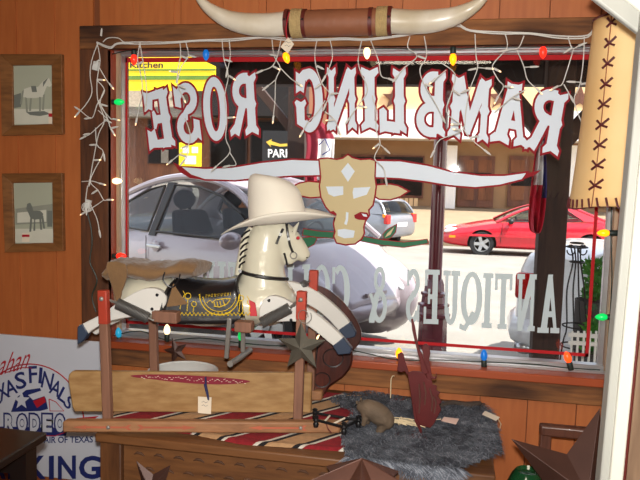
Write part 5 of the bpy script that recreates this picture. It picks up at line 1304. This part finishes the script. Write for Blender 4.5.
# dark red cut-metal figure
ra = PZ(411, 432, FZ); ry_ = ra.y
rs = thing('metal_figure', 'dark red cut-metal figure with upraised arms and jagged edge standing on the grey fur', 'sculpture', ra)
Z = lambda l: [(370+a/4.8, 330+b/4.8) for a, b in l]
def cut(name, pts, dy=0, th=.005, sm=0): w_ = [P(a, b, ry_+dy) for a, b in Z(pts)]; w_ = smooth_path(w_, sm, True) if sm else w_; return MB().prism(w_, (0, th, 0)).build(name, M['redmetal'], rs, bevel=.001)
cut('torso', [(180, 205), (205, 197), (240, 200), (262, 208), (278, 240), (296, 236), (300, 262), (322, 268), (318, 290), (338, 300), (326, 318), (345, 345), (332, 358), (342, 385), (322, 420), (306, 452), (290, 470), (262, 466), (240, 460), (226, 440), (212, 415), (206, 380), (198, 330), (190, 270), (184, 235)])
cut('arm', [(197, -52), (206, -55), (215, -20), (224, 30), (236, 88), (252, 118), (262, 160), (282, 205), (262, 214), (246, 196), (240, 150), (226, 100), (212, 45), (202, 0)], -.006)
cut('head', [(252, 104), (248, 90), (258, 68), (272, 66), (286, 84), (290, 112), (284, 140), (292, 190), (300, 236), (276, 240), (262, 190), (258, 140)], .006)
cut('arm', [(132, 118), (150, 106), (162, 118), (168, 150), (178, 176), (186, 206), (178, 216), (166, 196), (150, 204), (130, 196), (134, 160)], -.006)
cut('leg', [(205, 360), (216, 356), (222, 400), (226, 440), (246, 470), (256, 520), (246, 518), (234, 476), (214, 440), (208, 400)], -.008)
cut('hook', [(286, 208), (300, 222), (312, 228), (318, 216), (314, 202), (322, 214), (320, 232), (306, 238), (290, 226)], -.004, .004)
m = MB()
for pts in ([(258, 250), (268, 300), (262, 360)], [(286, 280), (300, 330), (296, 390)], [(236, 260), (240, 330), (236, 400)], [(306, 320), (318, 350), (308, 400)]): m.tube([P(*q, ry_-.004) for q in Z(pts)], .0022, 5)
m.build('embossed_line', M['rust'], rs)
MB().bx((ra.x-.05, ry_-.03, FZ-.014), (ra.x+.05, ry_+.03, FZ-.004)).build('base', M['redmetal'], rs)
# raffia, stick, tags
rr_ = random.Random(4); bpt = PZ(400, 424, FZ+.016)
m = MB()
for k in range(18):
    c = bpt+V((rr_.uniform(-.025, .03), rr_.uniform(-.02, .02), rr_.uniform(.0, .012))); a = rr_.uniform(-.5, .45); L_ = rr_.uniform(.035, .06)
    m.tube(smooth_path([c-V((L_*math.cos(a), L_*.5*math.sin(a), -.002)), c+V((0, 0, .006)), c+V((L_*math.cos(a), L_*.5*math.sin(a), rr_.uniform(-.004, .008)))], 4), .0013, 4)
rl = thing('raffia_bundle', 'loose bundle of pale raffia strands at the foot of the red metal figure', 'raffia', bpt); o = m.build('strands', M['straw'], rl); o['kind'] = 'stuff'
m = MB(); m.tube([bpt+V((.012*math.cos(a)*.3, .022*math.cos(a), .010+.010*math.sin(a))) for a in [2*PI*j/12 for j in range(12)]], .0018, 5, True); m.build('knot', M['straw'], rl)
a, b = PZ(440, 407, FZ), PZ(481, 405, FZ)
tag(MB().tube(smooth_path([a, lerp(a, b, .3)+V((0, .01, .010)), lerp(a, b, .65)+V((0, -.005, .004)), b+V((0, 0, .006))], 6), [.007, .009, .010, .008]+[.009]*8+[.011, .012, .012, .011, .010, .009, .006], 10).build('dark_branch', mat('dark_branch_bark', (62, 50, 42), .8, var=.3, scale=30, bump=.5)), 'dark knobbly branch lying at the back of the grey fur', 'branch')
def flat_tag(label, pts, mt, z_, string=None):
    t = thing('price_tag', label, 'price tag', PZ(*pts[0], z_)); MB().prism([PZ(a, b, z_) for a, b in pts], (0, 0, .001)).build('card', mt, t, smooth=False)
    if string: MB().tube([PZ(a, b, z_+.003) for a, b in string], .0014, 5).build('string', M['straw'], t)
flat_tag('pinkish price tag lying on the fur beside the red metal figure', [(444, 417), (459, 419), (456, 424.5), (441, 421)], M['pin'], FZ+.02, [(441, 419), (433, 420), (428, 417)])
flat_tag('grey-white price tag with a loose string at the right edge of the fur', [(485, 411), (500, 417.5), (496, 421), (482, 414.5)], M['paper'], FZ+.02, [(498, 419), (501, 424), (500, 428)])
a = PZ(390.5, 398, FZ); b = P(391, 379, a.y); tag(MB().tube([a, b, P(392.5, 376, a.y), P(394.5, 376, a.y)], .002, 6).build('wire_hook', M['straw']), 'thin white hooked wire standing up behind the brown figurine', 'hook')

# ------------------------------------------------------------------ chair, stars, vase
kz = .80; c = PD(546, 424, 2.22)
ch = thing('wooden_chair', 'dark wooden chair with an open back against the wall by the white door frame', 'chair', (c.x+.2, c.y-.2, 0))
x0, y0 = c.x, c.y; zt = c.z
for x in (x0, x0+.40):
    MB().bx((x-.018, y0-.016, 0), (x+.018, y0+.016, zt-.02)).build('back_leg', M['chair'], ch, bevel=.004)
    MB().bx((x-.018, y0-.28, 0), (x+.018, y0-.245, .44)).build('leg', M['chair'], ch, bevel=.004)
MB().bx((x0-.020, y0-.018, zt-.038), (x0+.42, y0+.018, zt)).build('top_rail', M['chair'], ch, bevel=.008)
MB().bx((x0, y0-.01, .52), (x0+.4, y0+.01, .56)).build('back_slat', M['chair'], ch, bevel=.004)
MB().bx((x0-.02, y0-.29, .44), (x0+.42, y0+.01, .465)).build('seat', M['chair'], ch, bevel=.006)
sc = PD(578, 484, 1.78); R_s = 79*1.78/680
barn_star('large dark rust star in front of the dark wooden chair', sc, R_s, math.radians(76), M['rustd'], (-.10, .14), .075, ratio=.40)
bz = sc.z-R_s*.93
t = thing('plant_stool', 'low dark stool under the large rust star by the chair', 'stool', (sc.x, sc.y+.02, 0))
MB().lathe([(.12, bz-.03), (.13, bz-.022), (.13, bz-.006), (.125, bz)], (sc.x, sc.y, 0), 24).build('top', M['chair'], t)
for a in range(4): MB().tube([(sc.x+.09*math.cos(a*PI/2+.7), sc.y+.09*math.sin(a*PI/2+.7), bz-.02), (sc.x+.13*math.cos(a*PI/2+.7), sc.y+.13*math.sin(a*PI/2+.7), 0)], .014, 8).build('leg', M['chair'], t)
vc = PD(527, 486, 1.96); vx, vy = vc.x, vc.y
t = thing('green_vase', 'glossy dark green vase, its shoulder just showing behind the large rust star', 'vase', (vx, vy, 0)); vt = PD(530, 471, 1.95).z
MB().lathe([(.05, 0), (.055, .02), (.06, vt*.4), (.064, vt*.7), (.06, vt-.05), (.045, vt-.015), (.034, vt), (.028, vt-.01)], (vx, vy, 0), 28).build('body', M['gglass'], t)
# star lying in front of the chest on a bench
bc_ = PD(361, 482, 1.62)
stl = PD(361, 480, 1.62)
t2_ = barn_star('rusty star lying flat in front of the chest, its raised centre showing', V((stl.x, stl.y, stl.z-.012)), .158, -PI/2+.05, M['rust'], (-1.70, .05), .062, ratio=.42)
bz = stl.z-.075
t = thing('display_bench', 'wooden bench in front of the chest carrying the flat rusty star', 'bench', (stl.x, stl.y, 0))
MB().bx((stl.x-.32, stl.y-.20, bz-.03), (stl.x+.32, stl.y+.10, bz)).build('top', M['oak'], t, bevel=.004)
for sx in (-1, 1):
    for sy2 in (-.17, .07): MB().bx((stl.x+sx*.28-.02, stl.y+sy2-.02, 0), (stl.x+sx*.28+.02, stl.y+sy2+.02, bz-.03)).build('leg', M['oakz'], t)

# ------------------------------------------------------------------ rawhide lamp
ld = 2.02; lc = PD(618, 210, ld); lx, lyy = lc.x, lc.y
lp = thing('hanging_lamp', 'hanging lamp with a tall rawhide shade laced in dark red leather beside the window', 'lamp', (lx, lyy, PD(600, 208, ld-.1).z))
zb_ = PD(600, 208, ld-.1).z; zt_ = PD(605, 14, ld-.1).z
pxm = ld/680
def shade(u, v):
    th = 2*PI*u; r = lerp(46, 33, max(0, v)**.75)*pxm*(1+.02*math.sin(5*th)); return V((lx+r*math.cos(th), lyy+r*math.sin(th), lerp(zb_, zt_, v)+.006*math.sin(3*th+1)*(1-v)))
m = MB(); m.grid(shade, 56, 14); bmesh.ops.remove_doubles(m.bm, verts=m.bm.verts[:], dist=1e-5)
shd = m.build('lamp_shade', M['raw'], lp, solid=.003, angle=80)
def sp(u, v, o=.004):
    p = shade(u, v); d = V((p.x-lx, p.y-lyy, 0)).normalized(); return p+d*o
u0 = .635
for k in range(9):
    m = MB(); v = .95-k*.105; w_ = .020
    m.tube([sp(u0-w_, v+.028), sp(u0, v), sp(u0+w_*1.4, v+.03)], .0036, 6); m.tube([sp(u0-w_, v-.018), sp(u0, v), sp(u0+w_*1.2, v-.014)], .0036, 6); m.build('lacing_stitch', M['lace'], shd)
m = MB(); m.tube([sp(u0-.002, v/10, .002) for v in range(11)], .0016, 5); m.build('seam', M['wrap'], shd)
m = MB()
for k in range(34):
    u = k/34; m.tube([sp(u, .045), sp(u+.006, .01), sp(u+.009, -.004), sp(u+.012, .0, -.008)], .0032, 6)
m.build('rim_lacing', M['lace'], shd)
m = MB(); m.tube([sp(k/40, 1.0, .001) for k in range(40)], .004, 6, True); m.build('top_rim', M['oxblood'], shd)
MB().tube([(lx, lyy, zb_+.2), (lx, lyy, 2.75)], .005, 8).build('cord', M['iron'], lp)
MB().lathe([(.001, 2.72), (.045, 2.725), (.05, 2.75), (.001, 2.75)], (lx, lyy, 0), 20).build('ceiling_rose', M['iron'], lp)
m = MB()
for k in range(3): m.tube([(lx, lyy, zt_-.03), shade(k/3+.1, .98)], .003, 5)
m.build('shade_spider', M['iron'], lp)
MB().ell((lx, lyy, (zb_+zt_)/2+.02), (.03, .03, .045)).build('bulb', mat('warm_lamp_bulb', (255, 200, 130), .4, emit=1.5, var=0), lp)

# ------------------------------------------------------------------ white painted frame close on the right
wd = 1.45
wf = thing('white_door_frame', 'old cream-painted door frame with worn edges, upright at the right beside the lamp', 'door frame', PD(610, 480, wd))
def W(px, py, d=wd): return PD(px, py, d)
p0, p1 = W(618, 320), W(621, 320)
X0 = W(607.5, 330).x; Y0 = W(607.5, 330).y
def upr(name, pa, pb, mt, dy, th, z0=0, z1=2.3):
    a = P(pa+7, 330, Y0+dy).x; b = P(pb+7, 330, Y0+dy).x; zm = P(pa, 330, Y0+dy).z; l_ = .022
    q = [V((a+(z0-zm)*l_, Y0+dy, z0)), V((b+(z0-zm)*l_, Y0+dy, z0)), V((b+(z1-zm)*l_, Y0+dy, z1)), V((a+(z1-zm)*l_, Y0+dy, z1))]
    return MB().prism(q, (0, th, 0)).build(name, mt, wf, bevel=.004)
upr('stile', 607, 618, M['gpaint'], .012, .05); upr('stile_face', 617, 631, M['cpaint'], 0, .05)
upr('stop_bead', 630, 634, M['oxblood'], .02, .03); upr('jamb', 633, 668, M['bfr'], .03, .04)
a, b = PD(612, -20, wd-.02), PD(664, 20, wd-.02)
for o_, mt, w_ in ((0, 'cpaint', .036), (-.034, 'gpaint', .022)):
    m = MB(); d_ = (b-a).normalized(); n_ = V((d_.z, 0, -d_.x)); m.bar(a-n_*o_-d_*.02, b-n_*o_+d_*.1, .04, w_, V((0, 1, 0))); m.build('sloping_rail', M[mt], wf, bevel=.005)
# ------------------------------------------------------------------ coloured bulb string round the window
M.update({'bulb_'+n: mat('bulb_'+n, c, .3, emit=e, var=0) for n, c, e in (
 ('red', (255, 40, 24), 1.6), ('blue', (20, 110, 200), .45), ('amber', (255, 150, 10), 2.2), ('white', (255, 226, 170), 2.2), ('green', (10, 200, 90), .9), ('teal', (30, 150, 190), .5), ('orange', (255, 70, 20), 1.8))})
BYp = -.09
cs_ = thing('colored_light_string', 'dark green cord of large colored bulbs running around the window frame', 'string lights', P(300, 345, BYp))
m = MB()
top = [(112, 54), (134, 50), (170, 50), (206, 51), (245, 50), (285, 50), (325, 48), (367, 48), (410, 49), (453, 49), (500, 47), (543, 47), (585, 47)]
left = [(112, 54), (107, 80), (108, 102), (106.5, 140), (108, 181), (107, 220), (108, 255), (109, 300), (112, 334)]
bot = [(112, 336), (140, 331), (167, 340), (200, 338), (241, 343), (280, 346), (319, 345), (360, 352), (398, 360), (440, 360), (484, 362), (530, 364), (568, 368), (600, 370)]
right = [(612, 200), (611, 233), (612, 275), (610, 317), (606, 372)]
for l in (top, left, bot, right): m.tube(smooth_path([P(a, b, BYp) for a, b in l], 4), .0022, 5)
m.build('cord', M['cordg'], cs_)
def bulb(px, py, dx, dy, col):
    """socket at the cord, bulb pointing along the picture direction (dx, dy)"""
    c = P(px, py, BYp); e = P(px+dx*8, py+dy*8, BYp); d = (e-c).normalized()
    z_ = d; x_ = V((0, -1, 0)); y_ = z_.cross(x_); Mx = Matrix((x_, y_, z_)).transposed()
    m = MB(); m.lathe([(.009, -.030), (.0105, -.028), (.0105, -.004), (.009, 0)], c, 12, Mx); s_ = m.build('socket', M['sock'], cs_)
    m = MB(); m.lathe([(.007, -.002), (.0125, .010), (.013, .017), (.0105, .028), (.006, .036), (.001, .040)], c, 14, Mx); lab(m.build('bulb', M['bulb_'+col], s_), col+' bulb')
for b in ((134, 55, 0, 1, 'red'), (206, 50, 0, 1, 'blue'), (285, 53, .3, 1, 'amber'), (367, 48, 0, 1, 'white'), (453, 54, 0, 1, 'amber'), (543, 47, 0, 1, 'red'),
          (115, 102, 1, 0, 'green'), (113, 181, 1, 0, 'white'), (117, 256, 1, 0, 'red'), (119, 337, -.1, -1, 'teal'), (167, 334, 0, -1, 'white'), (241, 340, 0, -1, 'green'), (319, 345, 0, -1, 'white'),
          (399, 358, 0, -1, 'amber'), (484, 360, 0, -1, 'blue'), (569, 362, -.3, -1, 'orange'), (609, 233, -1, 0, 'amber'), (607, 317, -1, 0, 'green')): bulb(*b)

# ------------------------------------------------------------------ white icicle mini lights
IY = -.14
ic = thing('icicle_lights', 'white cord of miniature icicle lights draped along the window header and down the left side', 'string lights', P(340, 45, IY))
M['mini'] = mat('mini_bulb_glow', (255, 206, 150), .3, emit=2.2, var=0); M['minic'] = mat('clear_mini_bulb', (226, 224, 218), .2, var=.02)
ri = random.Random(21)
def jit(l, a=.6): return [(x+ri.uniform(-a, a), y+ri.uniform(-a, a)) for x, y in l]
m = MB()
main = [(97, 42), (110, 47), (118, 43), (140, 42), (170, 42), (200, 40), (230, 39), (262, 37), (285, 38), (320, 39), (345, 38), (365, 39), (392, 36), (420, 32), (445, 28), (458, 24), (470, 30), (500, 32), (530, 33), (560, 36), (588, 35), (597, 22), (604, 30)]
for off in (0, 2.2): m.tube(smooth_path([P(a, b+off*ri.uniform(.3, 1), IY) for a, b in main], 4), .0026, 5)
m.tube(smooth_path([P(a, b, IY) for a, b in ((103, 42), (108, 38), (118, 38), (124, 42), (135, 44))], 4), .002, 5)
mainw = m.build('main_cord', M['cordw'], ic)
strands = [
 [(140, 42), (138, 60), (141, 78), (142, 92), (139, 108), (137, 118)], [(140, 42), (143, 62), (146, 80), (147, 96), (146, 104)],
 [(180, 42), (180, 56), (177, 72), (178, 86), (182, 96)], [(186, 42), (188, 56), (182, 66), (178, 76)],
 [(222, 40), (224, 60), (228, 76), (225, 96), (227, 118), (226, 138), (230, 152), (216, 166)], [(229, 40), (230, 56), (227, 70)], [(230, 152), (236, 164), (230, 166)],
 [(185, 118), (190, 134), (188, 146), (180, 154), (172, 160)], [(188, 146), (187, 156), (184, 160)],
 [(272, 40), (274, 56), (280, 68), (276, 80), (275, 100), (273, 116)], [(281, 39), (277, 56), (272, 66), (262, 70)], [(280, 68), (290, 78), (296, 82)], [(276, 80), (268, 86)],
 [(317, 40), (315, 52), (316, 66), (322, 84), (330, 94), (326, 104)], [(330, 40), (333, 55), (328, 70), (325, 76)], [(325, 100), (318, 112), (308, 122), (303, 130)], [(325, 112), (335, 120), (338, 130)],
 [(362, 40), (358, 60), (361, 74), (368, 90), (358, 106), (350, 118)], [(371, 40), (378, 60), (381, 76), (388, 78)], [(372, 96), (376, 112), (376, 130), (380, 144), (374, 158), (383, 168), (385, 178)], [(380, 144), (384, 148)],
 [(410, 36), (408, 48), (417, 56), (404, 68), (398, 76)], [(424, 36), (426, 56), (420, 70), (424, 84), (436, 104), (442, 116)],
 [(440, 62), (455, 74), (452, 90), (446, 112), (460, 124), (470, 138), (484, 150)], [(446, 70), (436, 78)],
 [(475, 34), (476, 56), (478, 68), (470, 90), (466, 110), (462, 130), (440, 140), (434, 150)], [(478, 68), (486, 68)],
 [(505, 34), (507, 48), (496, 60), (492, 68), (498, 80), (503, 86), (498, 96)], [(524, 36), (518, 48), (508, 50)], [(517, 50), (524, 66), (527, 80), (536, 88)], [(525, 67), (530, 67)], [(526, 90), (512, 98), (500, 108)],
 [(568, 36), (572, 48), (578, 46)], [(574, 48), (568, 68), (562, 84), (558, 86)], [(584, 36), (583, 60), (580, 84), (574, 100), (582, 124), (586, 136)], [(564, 84), (570, 96)], [(582, 82), (575, 82)],
 # bunch down the left jamb
 [(97, 42), (100, 60), (97, 80), (98, 100), (104, 120), (98, 135), (93, 160), (90, 180)], [(97, 44), (92, 60), (90, 75), (92, 92), (86, 104), (79, 112)], [(99, 66), (106, 80), (109, 84)], [(97, 80), (104, 90), (97, 104), (92, 118), (80, 110)], [(104, 90), (100, 104), (110, 118), (113, 119)],
 [(98, 100), (106, 114), (110, 128), (111, 130)], [(98, 110), (108, 120), (104, 122), (90, 134), (86, 136)], [(96, 128), (97, 145), (103, 152), (94, 170), (90, 182), (98, 190), (104, 200), (107, 200)], [(103, 152), (104, 154)],
 [(88, 186), (86, 200), (86, 208)], [(104, 200), (96, 206), (86, 212)], [(92, 208), (97, 220), (99, 230)], [(82, 182), (92, 181), (99, 183)]]
tips = []
m = MB()
for s in strands:
    l = jit(s, .5); m.tube(smooth_path([P(a, b, IY+ri.uniform(-.006, .006)) for a, b in l], 4), .0019, 5)
    (x0, y0), (x1, y1) = l[-2], l[-1]; tips.append((x1, y1, x1-x0, y1-y0))
    for k in range(1, len(l)-1):
        if ri.random() < .45:
            a = ri.choice((-1, 1)); tips.append((l[k][0]+a*1, l[k][1], a*1.0, ri.uniform(-.3, .8)))
m.build('drop_cord', M['cordw'], ic)
tips.append((101, 36, .1, -1))
for k, (x, y, dx, dy) in enumerate(tips[:98]):
    n = math.hypot(dx, dy) or 1; c = P(x, y, IY-.004); d = (P(x+dx/n*6, y+dy/n*6, IY-.004)-c).normalized()
    mb = MB(); mb.tube([c, c+d*.022], .0038, 8); s_ = mb.build('bulb_holder', M['cordw'], ic)
    mb = MB(); mb.tube([c+d*.021, c+d*.026, c+d*.030], [.0026, .0024, .0006], 8); mb.build('mini_bulb', M['mini'] if ri.random() < .42 else M['minic'], s_)
for px, py, r_ in ((96, 66, 4.5), (88, 204, 4.5)):
    m = MB(); m.box(P(px, py, IY+.005), (.022, .016, .034), Matrix.Rotation(.25, 3, 'Y')); m.build('plug', M['enamel'], ic, bevel=.002)
m = MB(); m.tube([P(87+6*math.cos(a)*(1-.02*k), 207+5*math.sin(a), IY-.006) for k, a in enumerate([j*.5 for j in range(40)])], .0016, 4); m.build('coiled_cord', M['cordw'], ic)
m = MB(); m.tube(smooth_path([P(a, b, IY) for a, b in ((87, 212), (91, 228), (92, 244), (90, 262), (97, 280), (92, 296), (96, 312))], 5), .0026, 6); lab(m.build('extension_cord', M['cordg'], ic), 'dark green lead-in cord')
# ------------------------------------------------------------------ light
w = bpy.data.worlds.new('sky'); scene.world = w; w.use_nodes = True
nt = w.node_tree; bg = nt.nodes['Background']
sk = nt.nodes.new('ShaderNodeTexSky'); sk.sky_type = 'NISHITA'; sk.sun_disc = False
sk.sun_elevation = math.radians(58); sk.sun_rotation = math.radians(112); sk.air_density = 1; sk.dust_density = 1
mx = nt.nodes.new('ShaderNodeMix'); mx.data_type = 'RGBA'; mx.inputs[0].default_value = .7; mx.inputs[7].default_value = (2.1, 2.0, 1.9, 1)
nt.links.new(sk.outputs[0], mx.inputs[6]); nt.links.new(mx.outputs[2], bg.inputs[0]); bg.inputs[1].default_value = .8
def sun_from(dirv, e):
    l = bpy.data.lights.new('sun', 'SUN'); l.energy = e; l.angle = math.radians(.6); l.color = (1, .95, .87)
    o = bpy.data.objects.new('sun', l); COL.objects.link(o); o.rotation_euler = V(dirv).to_track_quat('Z', 'Y').to_euler(); o.location = (6, -4, 14)
sun_from((.55, -.22, 1.0), 12)
def lamp(loc, size, e, col=(1, .86, .68)):
    l = bpy.data.lights.new('unseen_fill', 'AREA'); l.shape = 'RECTANGLE'; l.size, l.size_y = size; l.energy = e; l.color = col
    o = bpy.data.objects.new('unseen_fill', l); COL.objects.link(o); o.location = loc
lamp((-.2, -2.9, 2.7), (1.2, .3), 16); lamp((.9, -1.9, 2.7), (.3, .8), 7); lamp((-.3, -4.4, 2.7), (1.2, .3), 14)  # unseen overhead fill lights, added to brighten the room; no fixtures
fl = bpy.data.lights.new('camera_flash', 'SPOT'); fl.energy = 190; fl.spot_size = math.radians(96); fl.spot_blend = .6; fl.shadow_soft_size = .02; fl.color = (1, .97, .92)
fo = bpy.data.objects.new('camera_flash', fl); COL.objects.link(fo); fo.location = CAM+V((.0, .0, .06)); fo.rotation_euler = (V((-.3, 0, 1.6))-fo.location).to_track_quat('-Z', 'Y').to_euler()
vs = scene.view_settings; vs.view_transform = 'Standard'; vs.look = 'None'; vs.gamma = 1; vs.use_curve_mapping = False; vs.exposure = 0
scene.cycles.use_denoising = True
scene.cycles.max_bounces = 10; scene.cycles.transparent_max_bounces = 24
scene.cycles.sample_clamp_indirect = 6
